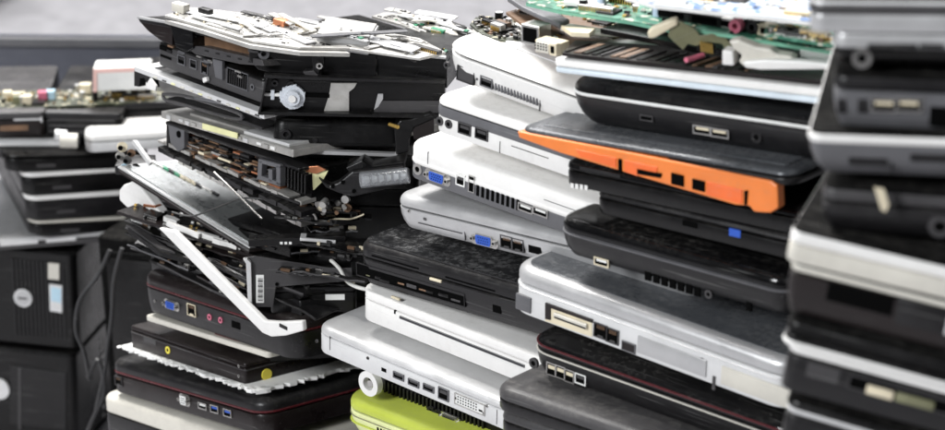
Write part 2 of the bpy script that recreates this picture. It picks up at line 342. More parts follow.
def populate(fl,pts,n_small=60,chips=4,caps=3,conns=2,seed=1,zb=0,hs=1.,pal=None):
    """components soldered on a board"""
    rnd=random.Random(seed); P=fl.poly(pts); xs=[p[0] for p in P]; ys=[p[1] for p in P]
    def rp(mg=.004):
        for _ in range(60):
            x=rnd.uniform(min(xs),max(xs)); y=rnd.uniform(min(ys),max(ys))
            if all(inside((x+a,y+b),P) for a in(-mg,mg) for b in(-mg,mg)): return x,y
        return None
    b=MB()
    for i in range(n_small):
        q=rp(.002)
        if not q: continue
        w=rnd.uniform(.0012,.004); d=rnd.uniform(.001,.003); h=rnd.uniform(.0006,.002)*hs
        b.box(q[0]-w/2,q[0]+w/2,q[1]-d/2,q[1]+d/2,zb,zb+h,rnd.choice(pal or [BLACK,BEIGE,STEEL,BROWN,PAPER,BLACK,GOLD]))
    if b.v: o=b.build('small_components',fl.root,smooth=False); o['kind']='stuff'
    for i in range(chips):
        q=rp(.009)
        if not q: continue
        w=rnd.uniform(.007,.016); b=MB(); b.box(q[0]-w/2,q[0]+w/2,q[1]-w/2,q[1]+w/2,zb,zb+.0022*hs,BLACK,b=.0003)
        for k in range(7):
            t=-w*.42+k*w*.14
            for sg in(-1,1): b.box(q[0]+t,q[0]+t+.0008,q[1]+sg*(w/2+.0006)-.0006,q[1]+sg*(w/2+.0006)+.0006,zb,zb+.0008,STEEL)
        b.build('chip',fl.root,smooth=False)
    for i in range(caps):
        q=rp(.004)
        if not q: continue
        b=MB(); h=rnd.uniform(.005,.009)*hs; b.cyl((*q,zb),(0,0,1),.0032,h,rnd.choice([BLACK,STEEL,BOARDB]),14); b.cyl((*q,zb+h),(0,0,1),.0028,.0003,ALU,14); b.build('capacitor',fl.root)
    for i in range(conns):
        q=rp(.008)
        if not q: continue
        b=MB(); w=rnd.uniform(.012,.03); h=rnd.uniform(.003,.006)*hs; m=rnd.choice(pal or [CREAM,BLACK,BEIGE,STEEL]); b.box(q[0]-w/2,q[0]+w/2,q[1]-.0025,q[1]+.0025,zb,zb+h,m,b=.0003)
        for k in range(int(w/.002)-1): b.box(q[0]-w/2+.0015+k*.002,q[0]-w/2+.0023+k*.002,q[1]-.0031,q[1]-.0024,zb,zb+h*.7,GOLD)
        b.build('connector',fl.root,smooth=False)

exec_parts=True
# ================================================================== SETTING
def ground_mat():
    m=M('concrete_floor',(.36,.355,.37),.6,dust=.0,var=.16,bump=.3,bscale=60,scratch=.1)
    return m
b=MB(); b.box(-12,12,-4,16,-.28,-.26,ground_mat()); g=b.build('ground',smooth=False); g['kind']='structure'

# ================================================================== CENTRE STACK
AC=(-.126,0.0); YC=-42
it=laptop('laptop','white laptop with domed lid and small side vent, topmost under the loose boards',(436,38),(575,88),37,AC,YC,WHITE,WHITE,.25,r=.03,taper=.007,top='dome',D=.31,L=.25,gap=.0017,stack='C',off=0)
it.port('jack',447,65,w=.0026,mat=GREY); it.port('slot',466,75,w=.017,h=.0115,mat=GREY,mat2=DARK,name='vga_port'); it.port('vent',466,75.5,w=.010,h=.005,n=5,name='pin_row'); it.port('usb',487,82,w=.012,h=.008,mat=MGREY,mat2=GREY); it.port('vent',517,94,w=.042,h=.006,n=14,mat=MGREY)
b=MB(); b.slab(.03,.03,it.H-.0002,it.L-.06,it.D-.06,.0012,SILVERW,[(0,0),(.0008,0),(.0012,.001)],r=.02); b.build('lid_cover',it.root)
it.port('slot',540,103,w=.0005,h=.012,mat=GREY,name='panel_gap'); it.port('screw',456,71,w=.0009,mat=MGREY); it.port('screw',477,79,w=.0009,mat=MGREY)
it=laptop('laptop','white laptop with a grey port strip, two round jacks and two square sockets',(433,94),(575,141),36,AC,YC,WHITE,WHITE,.26,r=.012,D=.31,L=.25,stack='C',off=.0,trim=[(MGREY,.46,.0078)])
it.port('jack',440,121,mat=GREY); it.port('jack',449,124,mat=GREY); it.port('usb',465,129,w=.0125,h=.0085,mat=GREY,mat2=GREY); it.port('usb',482,134,w=.0125,h=.0085,mat=GREY,mat2=GREY)
it.port('slot',500,147,w=.0005,h=.009,mat=GREY,name='panel_gap'); it.port('slot',530,152,w=.035,h=.0005,mat=GREY,name='panel_gap')
it=laptop('laptop','thick white laptop with blue vga port and wide black vent in a grey side panel',(407,139),(590,203),37,AC,YC,MGREY,WHITE,.52,r=.012,D=.31,L=.30,stack='C',off=.0,trim=[(WHITE,.42,.004)],top='round')
it.port('jack',418,169,w=.0045,mat=STEEL); it.port('vga',438,177,sc=.82,mat2=None); it.port('usb',461,180,w=.009,h=.009,mat=PAPER,mat2=GREY); it.port('slot',472,184,w=.006,h=.013,mat2=STEEL)
it.port('vent',499,197,w=.044,h=.010,n=9); it.port('usb',526,208,w=.014,h=.006); it.port('usb',541,212,w=.014,h=.006)
it.port('slot',428,158,w=.0005,h=.010,mat=MGREY,name='panel_gap'); it.port('slot',560,205,w=.03,h=.0005,mat=MGREY,name='panel_gap')
it=laptop('laptop','silver laptop with blue vga port and twin network sockets in the central stack',(391,193),(580,238),33,AC,YC,SILVER,SILVER,.34,r=.016,taper=.006,D=.31,L=.29,stack='C',off=0)
it.port('vga',485,240,sc=.85); it.port('eth',507,242,w=.012,h=.010); it.port('eth',518,245,w=.012,h=.010); it.port('slot',535,249,w=.012,h=.007); it.port('screw',409,211)
it.port('slot',440,228,w=.045,h=.0006,mat=GREY,name='panel_gap'); it.port('slot',465,234,w=.0005,h=.010,mat=GREY,name='panel_gap'); it.port('slot',425,219,w=.003,h=.002,mat=GREY)
it=laptop('laptop','dusty dark grey laptop with an empty drive bay in its side',(355,240),(560,298),42,AC,YC,DARK,DARK,.36,r=.014,D=.31,L=.25,topm=DUSTY,topin=.004,stack='C',off=.0,taper=.004)
it.port('slot',410,284,w=.115,h=.011,mat2=DARK,name='drive_bay'); rnd=random.Random(2)
for k in range(9): it.port('plug',366+k*11+rnd.uniform(-3,3),273+k*3.2+rnd.uniform(-1,2.5),w=rnd.uniform(.004,.011),h=rnd.uniform(.0008,.003),mat=rnd.choice([BROWN,OLIVE,DARKB,GREY,BLACK]),name='bay_part')
it.port('slot',497,309,w=.008,h=.006)
it.port('plug',436,280,w=.012,h=.002,mat=BEIGE,name='tape'); it.port('slot',395,262,w=.05,h=.0012); it.port('slot',470,284,w=.05,h=.0012)
it=laptop('laptop','glossy white laptop with long slot loading drive slit',(358,287),(560,366),31,AC,YC,WHITE,WHITE,.30,r=.014,D=.30,L=.25,stack='C',off=0.0,gap=.0006,top='flat')
it.port('slot',461,341,w=.128,h=.0022,mat=HOLE,mat2=MGREY,name='drive_slot'); it.port('slot',395,312,w=.0015,h=.003); it.port('plug',396,298,w=.009,h=.0018,mat=BEIGE,name='tape')
it=laptop('laptop','silver aluminium laptop with a row of white framed ports beside a small hanging ring',(313,323),(520,409),27,AC,YC,SILVERW,ALU,.30,r=.016,D=.27,L=.31,stack='C',off=0.012,gap=.0006)
it.port('screw',317,341,mat=GREY); it.port('screw',368,358,mat=GREY); it.port('slot',384,370,w=.005,h=.003)
for (u,v,k) in ((399,376,'usb'),(414,383,'usb'),(429,388,'usb')): it.port(k,u,v,w=.0115,h=.0055,mat=MGREY,mat2=GREY)
it.port('usb',444,394,w=.011,h=.010,mat=MGREY,mat2=GREY); it.port('screw',456,398); it.port('dvi',470,404,w=.031); it.port('screw',487,406); it.port('screw',484,413)
mac=it
# vent under the silver laptop : bottom tray
it=laptop('laptop','lime green laptop with pale edge under the silver aluminium laptop',(340,394),(520,462),36,AC,YC,LIMEL,LIME,.34,r=.02,taper=.006,trim=[(OLIVE,.50,.0009),(LIME,.30,.0012)],D=.27,L=.30,stack='C',off=.012,top='round')
it.port('vent',400,438,w=.05,h=.004,n=14)
for (u,v,w_,h_) in ((330,343,.0004,.012),(497,417,.0004,.012)): mac.port('slot',u,v,w=w_,h=h_,mat=GREY,name='panel_gap')
# dark ribbed tray between
it=Item('laptop_tray','black ribbed tray between the silver laptop and the lime green one','tray',(377,377),(520,435),24,AC,YC,.22,L=.24,off=-.012,stack='C')
b=MB(); b.box(0,it.L,.004,it.D,.0,it.H,BLACK,b=.001); b.build('body',it.root)
b=MB()
for i in range(26): b.box(.006+i*.0042,.006+i*.0042+.0018,.0015,.0042,.001,it.H-.002,DARK)
b.build('rib',it.root)
it.port('jack',431,411,w=.004,mat=DARK); it.port('jack',438,414,w=.004,mat=DARK); it.port('vga',450,419,mat=GREY,sc=.7)
# hanging ring on mac
it=Item('hook_ring','white plastic ring hook hanging below the silver laptop corner','hook',(357,372),(377,380),26,AC,YC,.006,off=.010,stack='')
x,z=it.fx(368,384); b=MB(); b.cyl((x,0,z),(0,1,0),.0105,.006,WHITE,28,rin=.0055); x2,z2=it.fx(368,374); b.box(x-.0035,x+.0045,0.0005,.0055,z+.009,z+.014,WHITE,b=.0005); b.build('ring',it.root)
b=MB(); b.cyl((x+.001,.001,z),(0,1,0),.003,.004,STEEL,12); b.build('pin',it.root)
# white cable from left stack into centre
cable('white_cable','short white cable hanging between the left junk pile and the glossy white laptop',[at_y(317,251,.07),at_y(328,258,.06),at_y(339,268,.045),at_y(347,281,.02),at_y(357,287,.0),at_y(370,290,-.004)],.0016,WIREW)

# ================================================================== RIGHT-CENTRE STACK
AR=(.045,-.195); YR=-42
it=laptop('laptop','thin white lid slab with pale blue underside below the green boards',(553,58),(866,94),14,AR,YR,PALEB,WHITE,.58,r=.004,D=.30,stack='R',off=.004,top='flat',gap=.0004,feet=False,cat='lid')
it=laptop('laptop','black rounded laptop with a white trim line under the white lid slab',(560,80),(866,124),42,AR,YR,DARK,BLACK,.28,r=.024,taper=.012,D=.27,stack='R',off=0)
b=MB(); H=it.H; b.slab(-.0008,-.0008,H*.71,it.L+.0016,it.D+.0016,.0022,PAPER,[(0,.0006),(.0011,0),(.0022,.0008)],r=.0245,seg=7); b.build('trim',it.root)
it.port('slot',647,118,w=.011,h=.004,mat2=GREY); it.port('usb',703,130,w=.015,h=.006,mat2=BEIGE); it.port('usb',720,133,w=.015,h=.006,mat2=BEIGE); it.port('jack',757,137,w=.004,mat=DARK)
# orange
def fpoly(it,pts,y0,y1,m,name,bevel=.0004,label=None):
    b=MB(); b.prism([it.fx(*p,y0) for p in pts],y0,y1,m,'y'); return b.build(name,it.root,bevel=bevel,smooth=False,label=label)
it=laptop('laptop','silver grey laptop with a bright orange side band and black slots',(517,127),(792,173),13,AR,YR,DARK,DUSTG,.45,r=.012,D=.26,stack='R',off=.016,top='round',feet=False,topm=DUSTG,topin=.012)
fpoly(it,[(517,131),(530,134),(640,155),(770,181),(777,186),(778,208),(770,213),(754,212),(749,206),(735,205),(640,177),(560,153),(519,138)],-.002,.006,ORANGE,'side_band',bevel=.001)
for P in ([(575,149),(616,158),(616,168),(580,157)],[(624,160),(657,167),(657,173),(636,176),(624,172)],[(706,182),(742,190),(742,204),(706,195)]): fpoly(it,P,-.0028,0,ORANGED,'raised_patch',bevel=.0006)
for P in ([(618,159),(621,160),(621,173),(618,172)],[(637,169),(661,174),(660,178),(637,174)],[(671,173),(683,176),(683,187),(671,184)],[(692,179),(704,182),(704,192),(692,189)],[(744,191),(747,191),(746,205),(744,205)]): fpoly(it,P,-.0033,0,HOLE,'slot',bevel=0)
it=laptop('laptop','black laptop with a row of four tiny white lamps, below the orange banded one',(562,158),(812,210),26,AR,YR,BLACK,BLACKG,.42,r=.010,D=.27,stack='R',off=0)
for k in range(4): it.port('slot',572.5+k*4.6,185.5+k*.7,w=.0028,h=.0034,mat=PAPER,name='indicator_lamp')
it.port('slot',600,172,w=.035,h=.0022,mat=DARK)
it=laptop('laptop','thin black laptop with a small blue socket near its right end',(592,190),(806,240),22,AR,YR,BLACK,DARK,.3,r=.012,D=.27,stack='R',off=-.004)
it.port('slot',735,233,w=.009,h=.005,mat=BLUE,name='blue_socket'); it.port('slot',690,224,w=.012,h=.004)
it=laptop('laptop','black laptop with glossy lid edge and rounded left end above the thick silver laptop',(553,215),(792,280),38,AR,YR,DARK,BLACKG,.36,r=.018,taper=.007,D=.27,stack='R',off=.003,trim=[(MGREY,.58,.0016)])
it.port('usb',602,262,w=.013,h=.006,mat=BEIGE); 
for k in range(7): it.port('slot',648+k*8.2,275+k*2.6,w=.0052,h=.008,name='socket_cell')
it.port('jack',709,294,w=.003,mat=GREY); it.port('slot',749,306,w=.004,h=.007)
it=laptop('laptop','thick silver laptop with beige docking port and rounded right corner',(508,263),(797,366),46,AR,YR,SILVERW,SILVER,.34,topm=DUSTG,topin=.008,r=.02,D=.28,stack='R',off=.006,gap=.0009,trim=[(ALU,.55,.002)])
it.port('plug',524,303,w=.014,h=.012,mat=MGREY,name='port_cover'); 
fpoly(it,[(545,303),(592,320),(592,337),(545,321)],-.0004,.001,BEIGE,'docking_port',bevel=0); fpoly(it,[(545,303),(592,320),(592,323),(550,308),(550,320),(545,319)],-.0016,0,DARKB,'port_rim',bevel=0); fpoly(it,[(553,313),(586,325),(586,329),(553,317)],-.003,0,CREAM,'tongue'); fpoly(it,[(554,316.5),(585,328),(585,329.4),(554,318)],-.0036,-.002,DARK,'tongue_slot',bevel=0)
it.port('eth',601,331,w=.012,h=.011); it.port('eth',613,336,w=.011,h=.011); it.port('slot',629,347,w=.012,h=.007,mat=DARKB,mat2=MGREY); it.port('plug',672,356,w=.058,h=.0125,mat=SILVER,name='card_cover'); it.port('slot',702,364,w=.002,h=.009,mat=GREY)
it.port('slot',714,383,w=.0025,h=.010,mat=GREY); it.port('plug',756,387,w=.055,h=.013,mat=CREAM,name='battery_cover')
it=laptop('laptop','black laptop with burgundy lid line and pale bottom edge below the thick silver one',(526,335),(800,432),34,AR,YR,DARK,BLACKG,.30,r=.02,taper=.005,D=.28,stack='R',off=.002,trim=[(BURG,.80,.0018),(CREAM,.60,.0014)])
it.port('jack',534,363,w=.004,mat=GREY); 
for (u,v) in ((552,369),(561,372),(570,376)): it.port('usb',u,v,w=.009,h=.010,mat2=BEIGE)
it.port('usb',581,379,w=.010,h=.008,mat=PAPER,mat2=GREY)
it=laptop('laptop','dark slate laptop with rounded end at the bottom of the right centre stack',(489,384),(790,484),24,AR,YR,DARK,GREY,.55,r=.018,D=.28,stack='R',off=.026,top='round')
it=laptop('laptop','dark slate laptop with flat edge, lowest visible beside the white ports',(496,408),(790,508),26,AR,YR,DARK,GREY,.45,r=.012,D=.28,stack='R',off=.022,top='round')

# ================================================================== FAR RIGHT STACK (nearest the camera)
AF=(.17,-.60); YF=-13  # black sheets on these lids paint in the dark between the laptops
it=laptop('laptop','dark and light grey banded laptop on top of the far right stack',(808,0),(1180,3),32,AF,YF,SILVER,SILVERW,.40,r=.008,D=.215,L=.33,stack='F',off=.0,trim=[(GREY,.62,.0045)],top='flat',topm=MATTE,topin=.0006)
it=laptop('laptop','grey laptop with black open side bay and curved end, second from top far right',(832,33),(1180,38),36,AF,YF,BLACK,SILVER,.45,r=.007,taper=.012,D=.215,L=.33,stack='F',off=0,topm=MATTE,topin=.0006,top='flat')
it.port('jack',862,58,w=.005,mat=STEEL)
for u in (880,905,932): it.port('slot',u,46,w=.012,h=.0022,mat=DARK)
it=laptop('laptop','dark laptop with grey port side and twin sockets at the far right',(833,76),(1180,90),50,AF,YF,MGREY,DARK,.26,r=.007,taper=.004,D=.215,L=.33,stack='F',off=0,topm=MATTE,topin=.0006,top='flat')
it.port('slot',842,106,w=.0045,h=.007,mat=DARK); it.port('slot',863,106,w=.005,h=.007,mat=DARK); it.port('usb',884,105,w=.013,h=.007,mat2=BEIGE); it.port('usb',909,105,w=.013,h=.007,mat2=BEIGE); it.port('slot',942,112,w=.012,h=.015)
it=laptop('laptop','slate grey laptop with a bright silver lid edge and dark slot at the far right',(808,133),(1180,146),44,AF,YF,MGREY,BLACK,.10,trim=[(WHITE,.80,.0042)],r=.007,taper=.01,D=.215,L=.33,stack='F',off=.006,top='flat',topm=MATTE,topin=.0006)
it.port('slot',892,166,w=.0006,h=.014,mat=HOLE,name='panel_gap'); it.port('slot',868,161,w=.019,h=.004,mat=DARK); it.port('slot',935,158,w=.024,h=.004,mat=DARK)
it=laptop('laptop','dark grey laptop with a beige paper tag hanging over its edge at the far right',(822,188),(1180,214),44,AF,YF,DARK,GREY,.3,r=.007,taper=.006,D=.215,L=.33,stack='F',off=0,topm=MATTE,topin=.0006,top='flat')
it.port('jack',940,226,w=.006,mat=GREY)
it2=Item('paper_tag','small beige tag hanging at the far right over a dark laptop','tag',(873,188),(888,190),26,AF,YF,.001,off=.009)
b=MB(); P=[it2.fx(*p) for p in ((874,187),(884,189),(889,205),(886,212),(881,210))]; b.prism(P,0,.0008,BEIGE,'y'); b.build('tag_card',it2.root)
it=laptop('laptop','cream white laptop slab lying above the brown sided laptop at the far right',(790,230),(1180,322),32,AF,YF-6,CREAM,WHITE,.4,topm=MATTE,topin=.0008,r=.006,D=.215,L=.33,stack='F',off=.006,top='flat',gap=.0005)
it=laptop('laptop','dark brown sided laptop with white lid line and grey latch at the far right',(790,263),(1180,360),50,AF,YF-6,DARKB,CREAM,.16,r=.006,D=.215,L=.33,stack='F',off=.006,top='flat',taper=.004,topm=MATTE,topin=.0006)
it.port('slot',860,299,w=.034,h=.010,mat=HOLE); it.port('plug',922,316,w=.026,h=.014,mat=DARK,name='latch'); it.port('slot',911,318,w=.005,h=.007); it.port('plug',941,321,w=.011,h=.013,mat=SILVERW,name='switch')
it=laptop('laptop','black lidded laptop with pale edge band and port row low at the far right',(786,320),(1180,425),25,AF,YF-6,BLACK,BLACK,.5,r=.007,D=.215,L=.33,stack='F',off=.006,top='flat',trim=[(WHITE,.02,.003)],topm=MATTE,topin=.0006)
it=laptop('laptop','dark grey laptop with silver band and long port recess low at the far right',(788,345),(1180,452),46,AF,YF-6,DARK,WHITE,.17,r=.007,D=.215,L=.33,stack='F',off=.004,top='flat',topm=MATTE,topin=.0006)
it.port('slot',823,373,w=.017,h=.008,mat=GREY); it.port('slot',906,396,w=.060,h=.008,mat=HOLE,mat2=GREY); it.port('plug',880,392,w=.014,h=.005,mat=BEIGE,name='connector'); it.port('plug',915,401,w=.02,h=.005,mat=OLIVE,name='connector')
it=laptop('laptop','black laptop with white corner edge at the bottom of the far right stack',(787,400),(1180,515),44,AF,YF-6,DARK,SILVERW,.3,r=.007,D=.215,L=.33,stack='F',off=.004,top='flat',trim=[(BLACK,.84,.004)],topm=MATTE,topin=.0006)


# ================================================================== LEFT JUNK STACK
AL=(-.17,.06); YL=-48; BK=-4
def fpoly(it,pts,y0,y1,m,name,bevel=.0004,label=None):
    b=MB(); b.prism([it.fx(*p,y0) for p in pts],y0,y1,m,'y'); return b.build(name,it.root,bevel=bevel,smooth=False,label=label)
it=laptop('laptop','grey laptop with pale rounded lid edge, lowest of the left junk stack',(99,392),(262,446),44,AL,YL,DARK,CREAM,.4,r=.016,D=.24,stack='L',off=.008,back=BK)
it=laptop('laptop','black laptop with burgundy lid line, grey vga port and two blue sockets',(107,358),(262,402),31,AL,YL,DARKB,DARK,.42,r=.018,D=.25,stack='L',off=.004,back=BK,trim=[(BURG,.60,.0022)])
it.port('vga',185,400,mat=PAPER,sc=.62,w=.026,h=.017); it.port('usb',203,406,w=.013,h=.006); it.port('usb',215,409,w=.012,h=.007,mat2=BLUE); it.port('usb',228,413,w=.012,h=.007,mat2=BLUE); it.port('eth',119,381,w=.012,h=.009)
# torn foam sheet
it=Item('foam_sheet','torn ragged white foam sheet between two black laptops at lower left','foam',(121,344),(258,389),4.5,AL,YL,.25,off=.005,back=BK,stack='L')
b=MB(); rnd=random.Random(5); n=70; pts=[]
L_,D_,H_=it.L,it.D,it.H
for i in range(n+1): pts.append((L_*i/n, rnd.uniform(-.004,.003)))
for i in range(1,n+1): pts.append((L_+rnd.uniform(-.003,.004), D_*i/n))
pts+= [(0,D_)]
b.prism(pts,0,H_*.7,FOAM)
for i in range(150):
    if i<90: x=rnd.uniform(0,L_); y=rnd.uniform(-.003,.006)
    else: x=L_+rnd.uniform(-.006,.003); y=rnd.uniform(0,D_)
    s_=rnd.uniform(.001,.0035); b.slab(x-s_,y-s_,H_*.3,2*s_,2*s_,H_*rnd.uniform(.5,1.25),FOAM,[(0,.0004),(.001,0),(H_*.4,.001)],r=s_*.8,seg=2)
b.build('sheet',it.root,smooth=False)
# black drive enclosure with yellow disc
it=laptop('drive_enclosure','black boxy drive enclosure with a yellow disc on its right side',(130,325),(245,364),25,AL,YL,DARKB,DARKB,.18,r=.003,D=.2,stack='L',off=0,back=BK,top='flat',cat='drive box',gap=.0004,trim=[(GREY,.72,.0012)])
it.port('screw',168,350,w=.0035,mat=YELL); it.port('slot',150,341,w=.02,h=.004,mat=GREY); it.port('screw',239,366); it.port('screw',239,376)
b=MB(); b.cyl((it.L-.0012,.022,it.H*.42),(1,0,0),.0052,.0022,YELL,20); b.build('yellow_disc',it.root)
b=MB(); b.cyl((it.L-.001,.10,it.H*.5),(1,0,0),.016,.0022,DARK,28,rin=.0145); b.build('fan_ring',it.root)
it=Item('cover_plate','pale cream plate lying between the black drive enclosure and the burgundy laptop','plate',(145,315),(268,353),5,AL,YL,.23,off=.004,back=BK,stack='L')
b=MB(); b.slab(0,0,0,it.L,it.D,it.H,CREAM,[(0,.0005),(.0006,0),(it.H-.0006,0),(it.H,.0006)],r=.004); b.build('plate',it.root)
b=MB(); b.box(it.L*.55,it.L*.75,.004,.02,it.H,it.H+.003,BURG,b=.0004); b.build('red_clip',it.root)
it=laptop('laptop','black laptop with burgundy lid line, blue vga port and two pink jacks',(138,270),(300,322),38,AL,YL,DARK,DARKB,.34,r=.02,D=.24,L=.23,stack='L',off=.002,back=BK,taper=.003,trim=[(BURG,.66,.002)])
it.port('vga',172,305,sc=.75); it.port('eth',192,310,w=.013,h=.011,mat=BEIGE); it.port('jack',210,317,w=.0028,mat=PINK); it.port('jack',221,320,w=.0028,mat=PINK); it.port('screw',155,301); it.port('slot',236,325,w=.012,h=.006)
# core: gutted bases piled above
spec=[((150,246),(300,292),26,'gutted black laptop base with bent rim above the burgundy laptop with pink jacks',DARK),
      ((150,226),(290,262),18,'crushed black laptop shell with dull edges above the gutted base',BLACK),
      ((158,200),(290,236),20,'black laptop shell with open side buried under the torn screen panel',BLACK)]
for p0,p1,h,lab,mm in spec:
    it=laptop('gutted_laptop',lab,p0,p1,h,AL,YL,mm,BLACK,.3,r=.002,D=.22,stack='L',off=-.012,back=BK,top='flat',cat='laptop shell',feet=False)
    b=MB()
    for k in range(9):
        x=random.uniform(.01,it.L-.02); z=random.uniform(.002,it.H*.6); b.box(x,x+random.uniform(.004,.02),-.0015,.004,z,z+random.uniform(.001,.004),random.choice([STEEL,DARK,GREY,BROWN,DARK]))
    o=b.build('loose_brackets',it.root,smooth=False)
# metal bracket plate with barcode label
it=Item('bracket_plate','grey sheet metal bracket with an upright white barcode label','bracket',(243,256),(352,258),46,AL,0,.05,off=.012,stack='L')
fpoly(it,[(243,258),(255,256),(330,268),(352,268),(352,281),(300,285),(276,287),(273,307),(249,307),(248,262),(243,262)],0,.0012,GREY,'plate')
fpoly(it,[(243,259),(247,259),(251,263),(252,306),(248,306),(246,264)],-.004,0,ALU,'flange')
fpoly(it,[(256,275),(264,275),(264,303),(256,303)],-.0006,0,PAPER,'label')
b=MB()
for k in range(14):
    (x,z)=it.fx(258,278+k*1.7); b.box(x,x+.004,-.0009,-.0005,z-.0004,z+.0003*(k%3),DARK)
b.build('barcode',it.root,smooth=False)
b=MB(); x,z=it.fx(277,284); b.cyl((x,-.001,z),(0,1,0),.0015,.002,HOLE,12); b.build('hole',it.root)
# black drive below
it=laptop('hard_drive','black slim drive with small pale label beside the barcode bracket',(270,288),(356,287),26,AL,2,BLACK,DARK,.2,r=.003,D=.12,stack='L',off=.006,top='flat',gap=.0004,cat='drive',feet=False)
it.port('slot',335,297,w=.016,h=.005,mat=PAPER,name='label'); it.port('screw',290,305,w=.001)
it=laptop('hard_drive','black boxy drive bay in the shadow under the slim drive',(255,322),(352,316),42,AL,4,BLACK,BLACK,.2,r=.004,D=.10,stack='L',off=-.045,top='flat',gap=.0004,cat='drive',feet=False)
# white L bezel
it=Item('loose_frame','white L shaped screen bezel leaning diagonally across the left stack','bezel',(160,230),(302,300),10,AL,-42,.004,off=.026,stack='')
P=[(158,228),(174,231),(264,321),(281,322),(302,321),(303,331),(285,336),(271,337),(262,333)]
fpoly(it,P,0,.005,WHITE,'frame',bevel=.0012)
x,z=it.fx(284,327); b=MB(); b.box(x-.005,x+.004,-.0006,.001,z-.0015,z+.0015,DARK); b.build('slot',it.root,smooth=False)
# --- screen panel
def fl(*a,**k): return Flat(*a,**k)
it=Flat('torn_screen','dusty grey torn screen panel with pale blue metal rim facing up','screen',(118,166),(250,247),.16,sx=-.33,sy=.1,stack='L')
P=[(118,166),(250,247),(346,237),(300,212),(250,182),(178,160)]
it.sheet(P,.0016,ALU,'rim'); it.sheet([(124,167),(250,244),(338,235),(296,212),(248,184),(176,162)],.0009,LCD,'film',z=.0011)
it.sheet([(119,168),(250,250),(347,240),(300,214),(178,162)],.002,DARKB,'backing',z=-.0022)
b=MB()
for (u,v) in ((219,238),(222,240),(228,243),(232,244)):
    x,y=it.tx(u,v); b.cyl((x,y+.002,.0),(0,0,1),.0012,.0008,HOLE,10)
b.build('hole',it.root)
b=MB(); A_=it.tx(150,163); B_=it.tx(215,196); 
for t in range(12):
    q=t/12; x=A_[0]+(B_[0]-A_[0])*q; y=A_[1]+(B_[1]-A_[1])*q; b.box(x,x+.008,y,y+.003,.001,.0026,random.choice([STEEL,GREEN,BEIGE,BLACK]))
o=b.build('driver_strip',it.root,smooth=False)
# thin steel rods over panel
def rod(name,label,p,r,m,cat='rod'):
    return cable(name,label,p,r,m,cat=cat)
rod('steel_rod','thin straight steel rod lying diagonally across the grey screen panel',[at_y(214,172,.09),at_y(235,192,.07),at_y(262,219,.045)],.0009,STEEL)
rod('wire','thin black wire curling over the edge of the grey screen panel',[at_y(172,212,.09),at_y(192,216,.085),at_y(215,208,.08),at_y(240,199,.075),at_y(262,199,.07),at_y(300,206,.06)],.0008,RUBBER,'cable')
it=Flat('metal_strip','short pale metal strip propped upright at the left tip of the junk stack','strip',(133,140),(150,163),.15,sx=-.5,sy=.2,stack='')
it.sheet([(133,140),(150,163),(153,162),(137,140)],.003,ALU,'strip')
# knob cluster at left tip
b=MB()
for (u,v,r_,m) in ((122,147,.0045,BEIGE),(120,156,.004,TIN),(127,160,.004,STEEL),(131,153,.0035,BROWN),(124,167,.003,CYAN),(135,168,.004,DARK)):
    p=at_y(u,v,.175); b.cyl(p,(.2,-.9,.3),r_,.008,m,12)
    b.cyl(p+Vector((0,-.009,.002)),(.2,-.9,.3),r_*.5,.002,HOLE,10)
p=at_y(128,162,.18); b.box(p.x-.012,p.x+.02,p.y,p.y+.03,p.z-.012,p.z-.003,DARK,b=.001)
o=b.build('hinge'); tag(o,'broken hinge with beige and steel barrels at the left tip of the junk stack','hinge')
# second and third plates
it=Flat('flat_shell','dark brown thin bezel plate with ragged white strips on its front edge','bezel',(117,211),(320,274),.14,sx=-.16,sy=.05,stack='L')
P=[(117,211),(222,246),(320,274),(352,266),(260,232),(140,203)]
it.sheet(P,.0028,DARKB,'plate')
it.sheet([(150,214),(240,243),(300,258),(330,256),(260,235),(160,210)],.001,BLACKG,'film',z=.0006)
for A_,B_,w in (((166,226),(198,239),.0026),((196,236),(240,250),.0028),((212,243),(236,250),.002),((163,221),(176,226),.005)):
    x0,y0=it.tx(*A_); x1,y1=it.tx(*B_); b=MB(); d=Vector((x1-x0,y1-y0)); nn=Vector((-d.y,d.x)).normalized()*w
    pl=[(x0,y0),(x0+d.x*.3,y0+d.y*.3-.0006),(x0+d.x*.6,y0+d.y*.6+.0006),(x1,y1),(x1+nn.x,y1+nn.y),(x0+d.x*.5+nn.x*1.3,y0+d.y*.5+nn.y*1.3),(x0+nn.x,y0+nn.y)]
    b.prism(pl,0.0002,.0045,WHITE); b.build('white_strip',it.root,smooth=False)
populate(it,P,70,1,0,1,seed=3,zb=.0006)
it=Flat('flat_shell','black flat shell plate with grey rim poking out to the left below the white strips','shell',(128,228),(300,290),.15,sx=-.2,sy=.05,stack='L')
it.sheet([(128,228),(160,252),(300,290),(340,280),(240,245),(150,220)],.004,BLACK,'plate'); it.sheet([(126,226),(160,250),(175,254),(158,243),(140,226)],.0022,GREY,'rim',z=.0015)
